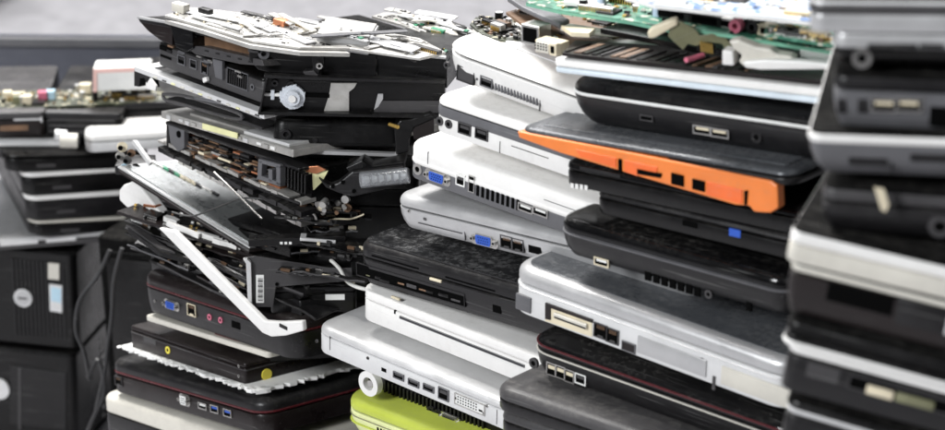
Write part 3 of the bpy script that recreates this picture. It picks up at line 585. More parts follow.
# white hook piece
it=Item('broken_corner','broken white bezel corner curving down at the left edge of the junk stack','bezel',(119,184),(160,200),20,AL,-42,.012,off=.004,stack='')
fpoly(it,[(119,190),(123,185),(131,182),(139,186),(145,193),(154,205),(160,213),(153,219),(143,214),(139,217),(134,211),(126,207),(119,200)],0,.010,WHITE,'corner',bevel=.0015)
fpoly(it,[(140,206),(156,209),(158,219),(152,226),(143,220),(141,212)],.001,.01,OLIVE,'block'); fpoly(it,[(143,204),(155,206),(155,208),(143,207)],-.001,.006,COPPER,'contact')
def shard(label,grp,a,b_,y,w,th,m,sx,seed,holes=True):
    it=Flat('shell_fragment',label,'shell fragment',a,b_,y,sx=sx,sy=random.Random(seed).uniform(-.1,.25)); it.root['group']=grp
    rnd=random.Random(seed); L_=it.L; n=9; P=[(L_*i/n,rnd.uniform(-.0015,.0015)) for i in range(n+1)]+[(L_*(n-i)/n,w*rnd.uniform(.55,1)) for i in range(n+1)]
    b=MB(); b.prism(P,-th,0,m); b.build('shell',it.root,smooth=False,bevel=.0003)
    b=MB(); b.tube([(L_*i/n,P[i][1]+.0004,.0006*math.sin(i*1.7)) for i in range(n+1)],th*.55,rnd.choice([m,m,GREY,MGREY]),6); b.build('rim',it.root)
    if holes:
        b=MB()
        for k in range(8):
            x=rnd.uniform(.05,.95)*L_; y_=rnd.uniform(.001,w*.5); b.box(x,x+rnd.uniform(.002,.008),y_,y_+rnd.uniform(.001,.003),-.0002,rnd.uniform(.0006,.003),rnd.choice([STEEL,DARK,GREY,TIN,BROWN,BEIGE]))
        b.build('clips',it.root,smooth=False)
rs=random.Random(99)
for k in range(30):
    u=rs.uniform(120,235); v=222+ (u-120)*.36+rs.uniform(-4,32); l=rs.uniform(60,130); sl=rs.uniform(.18,.55); yy=.175-.11*(u-120)/150+rs.uniform(-.02,.02)
    if u+l>345: l=345-u
    shard('thin black broken laptop shell wedged in the tangled middle of the left stack','broken black shells in the left stack',(u,v),(u+l,v+l*sl),yy,rs.uniform(.012,.05),rs.uniform(.0008,.002),rs.choice([BLACK,DARK,BLACKG,DARKB,BLACK]),-rs.uniform(.05,.3),200+k)
for k in range(7):
    u=rs.uniform(130,235); v=212+(u-120)*.42+rs.uniform(-6,20); l=rs.uniform(30,90); yy=.165-.11*(u-120)/150
    shard('thin pale metal strip caught among the broken black shells of the left stack','pale strips in the left stack',(u,v),(u+l,v+l*rs.uniform(.25,.55)),yy,rs.uniform(.002,.006),.0011,rs.choice([TIN,SILVERW,MGREY,STEEL,CREAM]),-rs.uniform(.1,.3),300+k,False)
for k in range(12):
    u=rs.uniform(265,320); v=rs.uniform(196,290); l=rs.uniform(30,75)
    shard('thin black broken shell strip in the dark right side of the left stack','broken black shells deep in the left stack',(u,v),(u+l,v+l*rs.uniform(-.1,.2)),.035+rs.uniform(-.01,.02),rs.uniform(.008,.03),.0012,rs.choice([BLACK,DARK,BLACKG,GREY]),rs.uniform(-.1,.1),400+k)
# layered rims between panel and open base
for k,(a,b_,m,lab) in enumerate((((152,146),(300,214),DARK,'dark thin rim strip just above the grey screen panel'),((158,140),(300,203),TIN,'ragged pale metal rim strip above the dark rim strip'),((178,160),(300,224),STEEL,'thin steel rim strip resting on the grey screen panel'))):
    it=Item('rim_strip',lab,'strip',a,b_,3.2 if k!=1 else 2.4,AL,YL,.02,off=.006-.004*k,stack='')
    b=MB(); n=26
    for i in range(n):
        if (i*7+k*3)%9==0 : continue
        b.box(it.L*i/n,it.L*(i+1)/n+.0004,.0004*((i*5)%3),.016,0,it.H*(1+.15*((i*3)%4)),m)
    b.build('strip',it.root,smooth=False)
# L9 open base
it=Item('open_base','open laptop base with copper and brown parts showing inside its side','laptop base',(166,121),(300,168),34,AL,YL,.20,off=0,back=BK,stack='L')
H=it.H;L_=it.L
b=MB(); b.box(0,L_,.012,it.D,0,H*.9,BLACK); b.box(0,L_,0,it.D,0,.0025,DARK,b=.0006); b.box(0,L_,-.001,.012,H-.003,H,DARK,b=.0008); b.box(0,.004,0,.012,0,H,DARK,b=.0006); b.build('frame',it.root,smooth=False)
rnd=random.Random(11); b=MB()
for k in range(170):
    x=rnd.uniform(.02,L_*.76); z=rnd.uniform(.003,H*.78); w=rnd.uniform(.003,.022); h=rnd.uniform(.0004,.0022); b.box(x,x+w,rnd.uniform(.001,.009),.013,z,min(z+h,H-.003),rnd.choice([COPPER,BROWN,BROWN,DARK,BEIGE,STEEL,DARKB,BLACK,BLACK,BROWN,BLACK]))
b.build('inner_parts',it.root,smooth=False)
fpoly(it,[(168,124),(184,130),(184,148),(178,152),(170,142)],-.001,.004,MGREY,'end_plate')
b=MB(); x,z=it.fx(180,134); b.cyl((x,-.0018,z),(0,1,0),.003,.002,HOLE,14); b.build('hole',it.root)
b=MB(); 
for P in ([(262,160),(266,160),(265,176),(261,175)],[(262,158),(284,164),(284,168),(262,162)],[(280,164),(284,165),(284,186),(280,184)],[(262,174),(284,182),(284,186),(260,178)],[(272,168),(276,169),(276,182),(272,180)]): b.prism([it.fx(*p) for p in P],-.004,.002,MGREY,'y')
b.build('latch_bracket',it.root,smooth=False,bevel=.0005)
b=MB()
for k in range(6): 
    x,z=it.fx(290+k*3.4,172+k*1.4); b.box(x,x+.002,-.003,.004,z-.012,z+.004,BLACK,b=.0003)
b.build('fin',it.root,smooth=False)
# L7 chassis plate
it=Item('chassis_plate','white metal chassis tray with a pale yellow label on its front edge','chassis',(160,111),(292,150),7,AL,YL,.2,off=.004,back=BK,stack='L')
b=MB(); b.box(0,it.L,.001,it.D,0,it.H,TIN,b=.0008)
b.build('tray',it.root,smooth=False)
b=MB()
for k in range(18):
    x=.01+k*(it.L-.02)/18; 
    if k%4==1: continue
    b.box(x,x+.006,-.0007,.003,it.H*.2+.0006*(k%3),it.H*.75,random.choice([TIN,WHITE,TIN,ALU]),b=.0003)
b.build('tab',it.root,smooth=False)
fpoly(it,[(202,123),(237,133),(237,139),(202,129)],-.0024,-.001,YELLP,'label')
b=MB(); b.box(.03,it.L*.6,.01,.09,it.H,it.H+.002,TIN,b=.0004); b.box(it.L*.62,it.L*.95,.004,.08,it.H,it.H+.0028,SILVERW,b=.0006); b.build('raised_plate',it.root,smooth=False)
# L6 lever loops
it=Item('lever_frame','grey looped lever arm above the white chassis tray','lever',(161,92),(262,124),10,AL,YL,.01,off=.010,stack='')
def loop(it,px,r,m,name,close=True):
    P=[Vector((it.fx(*p)[0],0,it.fx(*p)[1])) for p in px]
    b=MB(); b.tube(smooth_pts(P+([P[0]] if close else []),6),r,m); return b.build(name,it.root)
loop(it,[(163,94),(185,96),(215,105),(240,114),(238,119),(212,113),(185,105),(166,100)],.0015,GREY,'loop'); loop(it,[(186,97),(225,104),(262,118)],.0014,MGREY,'arm',False)
fpoly(it,[(164,99),(190,104),(240,119),(262,127),(262,130),(235,122),(190,108),(166,104)],.002,.02,DARK,'bar')
# L5 thin silver bezel
it=Item('loose_frame','thin silver white screen bezel with dark notched end sticking out to the left','bezel',(134,66),(264,114),5,AL,YL,.16,off=.012,back=-1,stack='L')
b=MB(); b.box(0,it.L,0,.010,0,it.H,SILVERW,b=.0005); b.box(0,.012,.01,it.D,0,it.H*.8,SILVERW,b=.0005); b.box(it.L-.012,it.L,.01,it.D,0,it.H*.8,SILVERW,b=.0005); b.build('frame',it.root,smooth=False)
b=MB(); b.box(.012,it.L,.012,it.D,-.002,.002,DARK); b.build('backing',it.root,smooth=False)
fpoly(it,[(134,69),(140,70),(150,73),(153,88),(147,84),(144,78),(140,78),(139,87),(134,86)],.001,.008,BLACK,'notched_end'); fpoly(it,[(146,84),(150,78),(156,86),(155,91),(147,89)],-.002,.0,WHITE,'clip')
b=MB()
for k in range(12): x=.03+k*.013; b.box(x,x+.005,-.0008,.004,it.H*.2,it.H*.45,random.choice([YELLP,GREY,CREAM])); 
b.build('edge_tab',it.root,smooth=False)
# L3 base with ports
it=laptop('broken_laptop','brown grey laptop base showing its sockets and a square vent, no lid',(158,41),(264,79),23,AL,YL,GREY,BLACK,.12,r=.004,D=.22,stack='L',off=.002,back=BK,top='flat',cat='laptop base',feet=False,gap=.0004)
it.port('slot',166,49,w=.018,h=.004); it.port('slot',166,57,w=.016,h=.0022); it.port('usb',182,60,w=.011,h=.008,mat=MGREY,mat2=DARK); it.port('usb',194,64,w=.010,h=.008,mat=MGREY,mat2=DARK); it.port('eth',205,68,w=.010,h=.011,mat=MGREY); it.port('slot',219,71,w=.007,h=.012,mat2=MGREY); it.port('vent',238,79,w=.027,h=.012,n=9,mat2=MGREY); it.port('jack',253,87,w=.0028,mat=MGREY)
fpoly(it,[(212,58),(222,61),(222,80),(215,77)],-.003,0,MGREY,'bracket'); fpoly(it,[(202,78),(206,77),(207,81),(203,83)],-.004,-.001,WHITE,'clip')
b=MB()
for k in range(14):
    x=random.uniform(.004,it.L-.012); z=random.uniform(it.H*.7,it.H*.95); b.box(x,x+random.uniform(.003,.01),-.0012,.002,z,z+.0016,random.choice([MGREY,STEEL,DARK,BROWN]))
b.build('edge_bits',it.root,smooth=False)
# L2 boat shaped base
it=Item('broken_laptop','upturned black laptop base with pointed left end and brown hollow inside','laptop base',(137,18),(264,44),26,AL,YL,.2,off=.010,back=-8,stack='L')
fpoly(it,[(137,17),(190,26),(264,44),(264,49),(236,43),(190,33),(172,28),(150,24),(140,22)],-.001,.10,DARK,'lid_rim')
fpoly(it,[(137,16.5),(190,25.5),(264,43.5),(264,45.5),(190,27.5),(137,18.5)],-.002,.003,SILVER,'edge',bevel=0)
fpoly(it,[(139,21),(172,27),(172,45),(160,40),(148,31)],0,.10,DARKB,'end_wall')
fpoly(it,[(170,25),(192,29),(193,48),(186,52),(176,47)],-.004,.02,BLACKG,'glossy_block')
fpoly(it,[(190,31),(250,44),(262,47),(262,60),(200,50),(192,46)],.008,.11,BROWN,'hollow')
fpoly(it,[(186,47),(200,46),(262,60),(264,66),(240,64),(195,54)],-.002,.02,GREY,'ledge')
b=MB()
for k in range(5):
    x,z=it.fx(205+k*11,50.5+k*2.7,-.002); b.box(x,x+.005,-.0025,-.0015,z-.0006,z+.0006,DARK)
b.build('slot',it.root,smooth=False)
# hinge housing, right facing
it=Item('hinge_housing','black hinge housing with a round socket and grey corner tab near the stack top','housing',(249,42),(376,50),30,AL,0,.14,off=.016,stack='L')
fpoly(it,[(249,43),(262,44),(290,51),(310,48),(322,50),(322,77),(300,75),(270,73),(258,70),(249,60)],0,.05,BLACK,'shell',bevel=.0012)
fpoly(it,[(322,51),(376,55),(376,76),(322,77)],.004,.05,DARK,'box',bevel=.0006)
b=MB(); x,z=it.fx(264,53); b.cyl((x,-.003,z),(0,1,0),.0045,.004,MGREY,18,rin=.0022); b.build('socket',it.root)
fpoly(it,[(248,43),(261,45),(261,54),(248,52)],-.003,.0,GREY,'tab'); fpoly(it,[(250.5,45),(258.5,46.5),(258.5,51.5),(250.5,50)],-.0036,-.002,HOLE,'window')
fpoly(it,[(311,48),(323,48),(324,68),(319,70),(319,76),(303,74),(305,71),(313,70)],-.006,.002,DARK,'post'); fpoly(it,[(303,72),(314,71),(319,76),(305,75)],-.008,-.003,GREY,'foot')
b=MB(); x,z=it.fx(320,63); b.cyl((x,-.009,z),(0,1,0),.0026,.004,STEEL,14,rin=.0013); b.build('screw',it.root)
it2=Flat('top_cover','long black cover plate with silver front lip behind the hinge housing','cover',(340,50),(440,56),.065,sx=0,sy=0,stack='L')
it2.sheet([(330,54),(372,55),(446,60),(450,54),(372,50)],.003,BLACK,'plate'); it2.sheet([(368,53),(446,60),(446,58),(372,50)],.0015,SILVERW,'lip',z=.002)
b=MB(); A_=it2.tx(376,56); B_=it2.tx(446,60); b.box(A_[0],B_[0],A_[1]+.004,A_[1]+.1,-.024,-.003,BLACK); b.build('body',it2.root,smooth=False)
# L4 channel with disc
it=Item('black_channel','long black channel plate with a translucent round disc and silver patches','channel',(264,76),(442,82),38,AL,0,.12,off=.022,stack='L')
fpoly(it,[(266,77),(350,79),(445,83),(445,118),(330,116),(258,115)],0,.10,BLACK,'plate',bevel=.0008)
fpoly(it,[(264,75),(300,77),(445,81),(445,84),(300,79.5),(264,78)],-.008,0,DARK,'top_lip'); fpoly(it,[(258,112),(445,116),(445,119),(258,115)],-.008,0,BLACK,'bottom_lip')
fpoly(it,[(258,115),(266,77),(268,77),(260,115)],-.008,0,DARK,'end_lip')
b=MB(); x,z=it.fx(293,96); b.cyl((x,-.004,z),(0,1,0),0.0098,.004,TRANSL,26); b.cyl((x,-.0075,z),(0,1,0),.006,.004,TRANSL,22,r2=.0074); b.cyl((x,-.009,z),(0,1,0),.003,.002,WHITE,14)
for a in range(6): q=math.radians(a*60+20); b.box(x+math.cos(q)*.009-.0015,x+math.cos(q)*.009+.0015,-.0035,0,z+math.sin(q)*.009-.0015,z+math.sin(q)*.009+.0015,TRANSL,b=.0004)
b.build('round_disc',it.root)
b=MB(); x,z=it.fx(276,94); b.box(x-.009,x+.007,-.003,0,z-.0012,z+.0012,PAPER,b=.0004); b.box(x-.004,x-.001,-.0034,0,z-.004,z+.004,TRANSL,b=.0004); b.box(x+.003,x+.005,-.0034,0,z-.003,z+.003,TRANSL,b=.0004); b.build('arm',it.root)
x,z=it.fx(275,81); x2,z2=it.fx(291,83); b=MB()
for (xx,zz,r_) in ((x,z-.001,.0028),(x2,z2-.001,.003)): b.cyl((xx,-.003,zz),(0,1,0),r_,.003,DARK,14,rin=r_*.5)
b.build('boss',it.root)
b=MB(); x,z=it.fx(317,95); b.box(x-.012,x+.01,-.002,0,z-.0015,z+.0015,HOLE); b.build('slit',it.root,smooth=False)
fpoly(it,[(331,83),(357,83),(354,88),(349,92),(349,111),(324,111),(329,95)],-.0016,0,TIN,'silver_patch',bevel=0); fpoly(it,[(378,94),(383,94),(383,99),(378,107),(374,110)],-.0016,0,SILVER,'silver_patch',bevel=0); fpoly(it,[(376,101),(445,101),(445,113),(374,112)],-.0012,0,GREY,'grey_strip',bevel=0)
b=MB(); x,z=it.fx(390,118); b.cyl((x,-.010,z-.002),(.5,-.5,0),.0016,.010,GOLD,12); b.build('gold_pin',it.root)
# L8 trough
it=Item('battery_trough','black rounded battery trough below the channel plate','trough',(272,119),(404,121),32,AL,0,.1,off=.012,stack='L')
b=MB(); H=it.H
b.slab(0,0,0,it.L,.09,H,BLACK,[(0,.012),(.002,.006),(.005,.0025),(H*.3,0),(H*.8,.001),(H-.001,.0035),(H,.005)],r=.010,seg=6); b.build('shell',it.root)
fpoly(it,[(285,149),(296,150),(395,154),(398,150),(400,153),(395,157),(300,154)],-.002,.004,SILVER,'lip')
b=MB(); x,z=it.fx(286,134); b.cyl((x,-.0015,z),(0,1,0),.0042,.003,DARK,18,rin=.0022); x,z=it.fx(315,140); b.cyl((x,-.001,z),(0,1,0),.0022,.002,DARK,12); b.build('boss',it.root)
# glossy right pillar
it=Item('curved_arm','curved black laptop hinge arm with brown inner face next to the white laptops','hinge',(396,118),(432,112),60,AL,0,.05,off=.03,stack='')
fpoly(it,[(394,128),(400,121),(412,119),(430,113),(436,118),(414,128),(409,140),(409,152),(396,155)],0,.03,BLACK,'arm',bevel=.001); fpoly(it,[(412,127),(434,117),(434,134),(414,140)],.001,.02,DARKB,'inner_face')
# L10 bracket + clear tube
it=Item('side_bracket','black moulded bracket with screw holes under the battery trough','bracket',(300,168),(405,170),40,AL,-4,.02,off=.030,stack='')
fpoly(it,[(318,178),(330,186),(338,183),(352,172),(370,170),(404,166),(406,184),(384,190),(352,197),(338,193),(326,188)],0,.01,DARK,'plate',bevel=.0012)
b=MB()
for (u,v) in ((333,186),(343,182),(354,191),(362,186)): x,z=it.fx(u,v); b.cyl((x,-.0015,z),(0,1,0),.0016,.002,HOLE,10)
b.build('hole',it.root)
fpoly(it,[(346,168),(362,161),(372,166),(404,162),(404,168),(352,176)],.004,.03,BLACK,'rear_lip')
it=Item('clear_tube','short clear plastic tube with white beads inside pointing at the white laptop','tube',(358,172),(412,168),16,AL,-6,.02,off=.038,stack='')
ax=Vector((1,0,0)); b=MB(); x0,z0=it.fx(360,182); x1,z1=it.fx(408,177); d=(Vector((x1,0,z1))-Vector((x0,0,z0))); b.cyl((x0,.004,z0),d.normalized(),.0065,d.length,GLASS,20,rin=.0052); b.build('tube',it.root)
b=MB()
for k in range(6):
    c=Vector((x0,.004,z0))+d*(.1+.15*k); b.cyl(c,d.normalized(),.0034,.0042,PAPER,12,r2=.0016); b.cyl(c+d.normalized()*.0045,d.normalized(),.006,.0006,GLASS,16)
b.build('bead',it.root)
# yellow orange flex + small metal parts
it=Item('flex_cluster','copper and yellow flex ribbon end curling out beside the latch bracket','ribbon',(300,166),(330,170),24,AL,-8,.01,off=.022,stack='')
fpoly(it,[(303,168),(312,167),(318,171),(328,171),(322,182),(314,190),(306,190),(304,180)],0,.002,YELLP,'ribbon',bevel=0); fpoly(it,[(304,167),(318,166),(326,170),(316,174),(306,172)],-.002,0,COPPER,'contact')
b=MB(); rnd=random.Random(21)
for k in range(22):
    u=rnd.uniform(302,350); v=rnd.uniform(194,212); p=at_y(u,v,.035+rnd.uniform(0,.02)); r_=rnd.uniform(.0015,.0035); b.cyl(p,(rnd.uniform(-.5,.5),-1,rnd.uniform(-.3,.6)),r_,rnd.uniform(.003,.008),rnd.choice([STEEL,BEIGE,BROWN,DARK,BLACK,TIN]),12)
o=b.build('screw_cluster'); tag(o,'cluster of small metal screws and spacers in the dark under the side bracket','screws')
cable('cable','pale thin looped cable in the dark above the barcode bracket',[at_y(325,222,.05),at_y(335,219,.045),at_y(350,219,.045),at_y(360,216,.045),at_y(364,214,.045)],.0007,BEIGE)
cable('cable','white cable tie loop standing on the thin rim above the barcode bracket',[at_y(309,222,.04),at_y(307,216,.038),at_y(312,213,.037),at_y(316,218,.037),at_y(316,224,.04)],.0009,WIREW)
# right-facing rims
for (a,b_,h,m,lab,of) in (((248,240),(345,236),7,BLACK,'black connector bar with pale metal lip beside the screen panel corner',.030),((300,238),(336,241),3,SILVERW,'slim silver lip on the black connector bar',.032),((300,252),(352,262),8,BLACK,'crumpled black film strip behind the white cable',.004)):
    it=Item('connector_bar',lab,'strip',a,b_,h,AL,0,.05,off=of,stack='')
    b=MB(); b.box(0,it.L,0,.012,0,it.H,m,b=.0005)
    b.build('bar',it.root,smooth=False)
    if of==.030:
        b=MB()
        for k in range(3): x,z=it.fx(280+k*4.5,243); b.box(x,x+.0022,-.0006,.001,z-.001,z+.001,PAPER)
        b.build('contact',it.root,smooth=False)
it=Item('film_flap','small white paper flap in the dark near the grey laptop','paper',(338,259),(352,258),7,AL,0,.002,off=-.01,stack='')
fpoly(it,[(338,260),(352,257),(352,263),(344,265)],0,.0006,PAPER,'flap',bevel=0)
# dark shells giving the stack its right hand body
for (a,b_,h,lab,of,D_) in (((300,154),(420,156),34,'black laptop shell end seen below the battery trough',-.01,.16),((300,188),(410,190),50,'black crushed laptop shell deep in the right side of the junk stack',-.01,.15),((320,236),(372,236),54,'black shell block behind the white cable',-.012,.14)):
    it=laptop('gutted_laptop',lab,a,b_,h,AL,0,BLACK,BLACK,.35,r=.006,D=D_,stack='',off=of,top='flat',cat='laptop shell',feet=False)
# L1 shiny metal chassis heap
def heap(fl_,pts,n,seed,mats,hmax=.006,smin=.006,smax=.03,zb=0,name='plate_fragment',asp=.5):
    rnd=random.Random(seed); P=fl_.poly(pts); xs=[p[0] for p in P]; ys=[p[1] for p in P]
    for i in range(n):
        x=rnd.uniform(min(xs),max(xs)); y=rnd.uniform(min(ys),max(ys))
        w=rnd.uniform(smin,smax); a=rnd.choice([0,0,.08,-.3,1.5,.9])+rnd.uniform(-.08,.08); d=rnd.uniform(.08,asp)*w
        if not all(inside((x+t*w*math.cos(a)-q*d*math.sin(a),y+t*w*math.sin(a)+q*d*math.cos(a)),P) for t in (-.5,0,.5) for q in (-.5,.5)): continue
        zz=zb+rnd.uniform(0,hmax)
        c=rnd.uniform(.1,.35)
        base=[(-1,-1),(rnd.uniform(-.5,0),-1),(rnd.uniform(-.5,0),-1+2*c),(rnd.uniform(.1,.5),-1+2*c),(rnd.uniform(.1,.5),-1),(1,-1),(1,1-2*c),(1-c,1),(-1+c,1),(-1,1-c)]
        pl=[(x+px*w/2*math.cos(a)-py*d/2*math.sin(a),y+px*w/2*math.sin(a)+py*d/2*math.cos(a)) for px,py in base]
        m=rnd.choice(mats); b=MB(); b.prism(pl,zz-.0012,zz,m)
        for j in range(rnd.randint(0,3)):
            cx=x+rnd.uniform(-w,w)*.3; cy=y+rnd.uniform(-d,d)*.2; k=rnd.random()
            if k<.4: b.cyl((cx,cy,zz-.0002),(0,0,1),rnd.uniform(.0008,.0018),.0008,HOLE if k<.2 else STEEL,10)
            elif k<.8: b.box(cx,cx+rnd.uniform(.004,.012),cy,cy+.0008,zz-.0002,zz+.0012,m)
            else: b.box(cx,cx+rnd.uniform(.002,.006),cy,cy+rnd.uniform(.002,.005),zz-.0002,zz+.001,rnd.choice([DARK,BEIGE,PAPER,STEEL,GREEN]))
        o=b.build(name,fl_.root,smooth=False,bevel=.0003); o.rotation_euler=(rnd.uniform(-.04,.04),rnd.uniform(-.04,.04),0)
it=Flat('metal_chassis','shiny white metal laptop chassis with raised ribs and bosses, topmost on the left stack','chassis',(166,14),(300,52),.095,sx=-.06,sy=.0,stack='L')
P=[(165,15),(205,26),(250,40),(300,47),(350,48),(420,58),(446,52),(420,38),(330,22),(240,12),(190,7)]
it.sheet(P,.0022,TIN,'tray',bevel=.0004); heap(it,P,90,4,[TIN,CREAM,MGREY,TIN,SILVER,GREY,SILVERW],.003,.03,.10,asp=.22); populate(it,P,170,0,0,4,seed=77,hs=.6,pal=[TIN,CREAM,SILVERW,GREY,STEEL,DARK,WHITE,BEIGE])
it.sheet([(165,17),(205,28),(250,42),(300,49),(350,50),(330,40),(220,24)],.003,TIN,'under_tray',z=-.0025)
x,y=it.tx(203,16); b=MB(); b.box(x-.006,x+.006,y,y+.006,0,.006,DARK,b=.0006); b.build('latch',it.root); x,y=it.tx(178,13); b=MB(); b.box(x-.008,x+.006,y,y+.008,0,.0075,CREAM,b=.001); b.build('corner_block',it.root); x,y=it.tx(278,26); b=MB(); b.box(x-.006,x+.006,y,y+.008,0,.005,COPPER,b=.0006); b.build('orange_pad',it.root)
it=Item('drive_caddy','dull grey metal drive caddy lying on the front right of the shiny chassis','caddy',(317,34),(370,42),13,AL,-6,.05,off=.014,stack='L')
b=MB(); b.box(0,it.L,0,.05,0,it.H,SILVER,b=.0006); b.box(0,it.L*.95,-.001,.05,it.H,it.H+.0012,TIN); b.build('case',it.root,smooth=False)
b=MB(); b.box(it.L,it.L+.03,.004,.05,.001,.005,WHITE,b=.0004); b.box(it.L+.001,it.L+.014,.001,.03,.005,.008,PCBD); b.build('board_end',it.root,smooth=False)
it=Flat('metal_tray','pale metal tray with screw bosses behind the shiny chassis at the left stack top','chassis',(372,18),(470,42),.16,sx=-.1,sy=0,stack='')
P=[(372,16),(400,24),(440,40),(475,46),(478,30),(430,18),(385,12)]
it.sheet(P,.002,TIN,'tray'); populate(it,P,60,1,0,2,seed=78,hs=.8,pal=[TIN,CREAM,GREY,STEEL,DARK,GREEN]); heap(it,P,70,9,[WHITE,TIN,SILVERW,CREAM,DARK],.008,.012,.05)
it=Flat('circuit_board','narrow green circuit board under the pale tray right of the drive caddy','circuit board',(372,44),(440,56),.09,sx=0,sy=0,stack='')
P=[(372,46),(440,58),(448,50),(400,38),(372,38)]
it.sheet(P,.0016,PCBG,'board'); populate(it,P,40,1,1,2,seed=8,hs=.7); heap(it,P,8,5,[WHITE,TIN],.003,.005,.012)


# ================================================================== BOARDS ON TOP OF THE RIGHT CENTRE STACK
class FlatZ(Flat):
    def __init__(s,name,label,cat,a,b,z,sx=0,sy=0,stack='T'):
        A=hit(*a,Vector((0,0,z)),Vector((0,0,1))); Flat.__init__(s,name,label,cat,a,b,A.y,sx,sy,None,stack)
it=FlatZ('circuit_board','small dark circuit board clump lying alone on the domed white lid','circuit board',(468,24),(528,44),.428)
P=[(470,24),(482,34),(500,40),(526,40),(520,26),(490,16),(476,17)]
it.sheet(P,.0018,PCBD,'board'); populate(it,P,120,4,2,4,seed=12,hs=1.2,pal=[DARK,STEEL,BLACK,GREY,STEEL,BLACK,BROWN]); heap(it,P,10,3,[STEEL,DARK,BEIGE],.006,.003,.008)
it=FlatZ('circuit_board','brown grey board with white vga socket and metal network socket at its left end','circuit board',(506,14),(660,44),.446,sx=.02)
P=[(506,12),(520,22),(560,46),(660,46),(700,40),(640,18),(540,2)]
it.sheet(P,.002,BROWN,'board'); populate(it,P,60,2,1,2,seed=14)
it.sheet([(507,10),(522,20),(560,38),(570,33),(540,14),(520,6)],.004,MGREY,'hinge_bar',z=.010,bevel=.0015); it.sheet([(560,38),(600,44),(645,45),(645,40),(600,39),(570,34)],.003,CREAM,'hinge_bar',z=.008,bevel=.0008)
x,y=it.tx(530,42,.0); b=MB(); b.box(x-.008,x+.008,y,y+.014,-.002,.012,STEEL,b=.0005); b.box(x-.006,x+.006,y-.0005,y+.001,0,.010,HOLE); b.build('network_socket',it.root,smooth=False)
x,y=it.tx(547,50,.0); b=MB(); b.box(x-.0105,x+.0105,y,y+.012,-.003,.006,BEIGE,b=.0006); b.box(x-.009,x+.003,y-.002,y,-.002,.005,CREAM,b=.0004)
for r_ in range(3):
    for c_ in range(5): b.cyl((x-.0085+c_*.0024,y-.0025,.0045-r_*.002),(0,1,0),.0006,.0008,HOLE,6)
b.box(x+.005,x+.011,y-.004,y,-.002,.007,BEIGE,b=.0006); b.box(x+.0065,x+.0095,y-.0044,y-.003,0,.005,HOLE); b.build('vga_socket',it.root,smooth=False)
it=FlatZ('heat_sink','dark bronze finned heat sink plate between the boards and the white lid slab','heat sink',(556,52),(700,74),.4535,sx=.075,sy=-.068)
P=[(562,53),(640,61.5),(740,72),(825,81),(850,70),(800,56),(640,44),(575,40)]
it.sheet(P,.002,BROWN,'plate') if 0 else it.sheet(P,.002,DARKB,'plate')
for k in range(20):
    u=562+k*9.5+random.uniform(-3,3); w_=random.uniform(2,9); it.sheet([(u,52+k*1.0),(u+w_,52.3+k*1.0),(u+w_+24,44+k*1.0),(u+24,43.6+k*1.0)],.0008,random.choice([DARKB,BROWN,DARK,BLACK,BLACK,GREY]),'fin',z=.0009)
it.sheet([(562,38),(596,41),(590,46),(572,45)],.003,BEIGE,'clip',z=.009)
it=FlatZ('circuit_board','pale green edged board with a white label, second layer from the top','circuit board',(528,6),(650,22),.470,sx=.03)
P=[(526,3),(560,11),(628,21),(700,36),(760,30),(700,10),(600,-8),(535,-4)]
it.sheet(P,.0022,GREENL,'board_edge'); it.sheet(P,.0004,PCBG,'board_face',z=.0005); populate(it,P,120,5,4,5,seed=31)
it.sheet([(564,8),(604,11),(606,3),(600,-3),(566,-1)],.0026,PAPER,'label',z=.0045)
it=FlatZ('heat_sink','black slotted metal shield lying under the green boards','shield',(600,34),(700,52),.466,sx=.06)
it.sheet([(600,28),(660,40),(700,48),(800,54),(800,34),(640,18)],.004,BLACK,'shield',bevel=.0005)
it=FlatZ('circuit_board','large green circuit board with a row of connectors and a pink audio jack','circuit board',(640,20),(836,56),.486,sx=.02)
P=[(636,17),(700,30),(760,40),(836,52),(850,40),(820,14),(700,-6),(640,2)]
it.sheet(P,.0022,GREENL,'board_edge'); it.sheet(P,.0004,PCBG,'board_face',z=.0005); populate(it,P,170,7,7,8,seed=41,hs=1.2)
def jackon(it,u,v,m,r=.0045):
    x,y=it.tx(u,v,.0); b=MB(); b.cyl((x,y-.003,r+.0005),(0,1,0),r,.012,m,18,rin=r*.45); b.box(x-r,x+r,y+.002,y+.014,.0005,2*r,BLACK,b=.0003); b.build('audio_jack',it.root)
jackon(it,737,33,PINK); jackon(it,754,34,BLACK); 
for (u,v,w,m) in ((704,26,.026,BLACK),(722,29,.02,STEEL),(690,22,.03,DARK),(770,38,.02,BEIGE),(786,40,.016,BLACK),(806,44,.022,CREAM),(670,20,.03,DARK)):
    x,y=it.tx(u,v,0); b=MB(); b.box(x-w/2,x+w/2,y,y+.010,.0005,.0075,m,b=.0005); b.box(x-w*.36,x+w*.36,y-.0004,y+.001,.002,.006,HOLE if m!=CREAM else GREY)
    b.build('connector',it.root,smooth=False)
it=FlatZ('circuit_board','blue and white printed board, topmost above the green boards','circuit board',(650,4),(830,22),.512,sx=.02)
P=[(625,-3),(655,5),(740,14),(812,22),(832,14),(800,-12),(640,-20)]
it.sheet(P,.0024,PAPER,'board_edge'); it.sheet(P,.0004,PCBW,'board_face',z=.0005); populate(it,P,110,3,0,3,seed=51,hs=.8)
it=FlatZ('circuit_board','narrow green memory board at the right end of the board pile','circuit board',(764,38),(836,48),.499,sx=.0)
P=[(764,34),(800,40),(838,46),(842,38),(790,24),(766,26)]
it.sheet(P,.0016,PCBG,'board'); populate(it,P,60,4,0,1,seed=61)
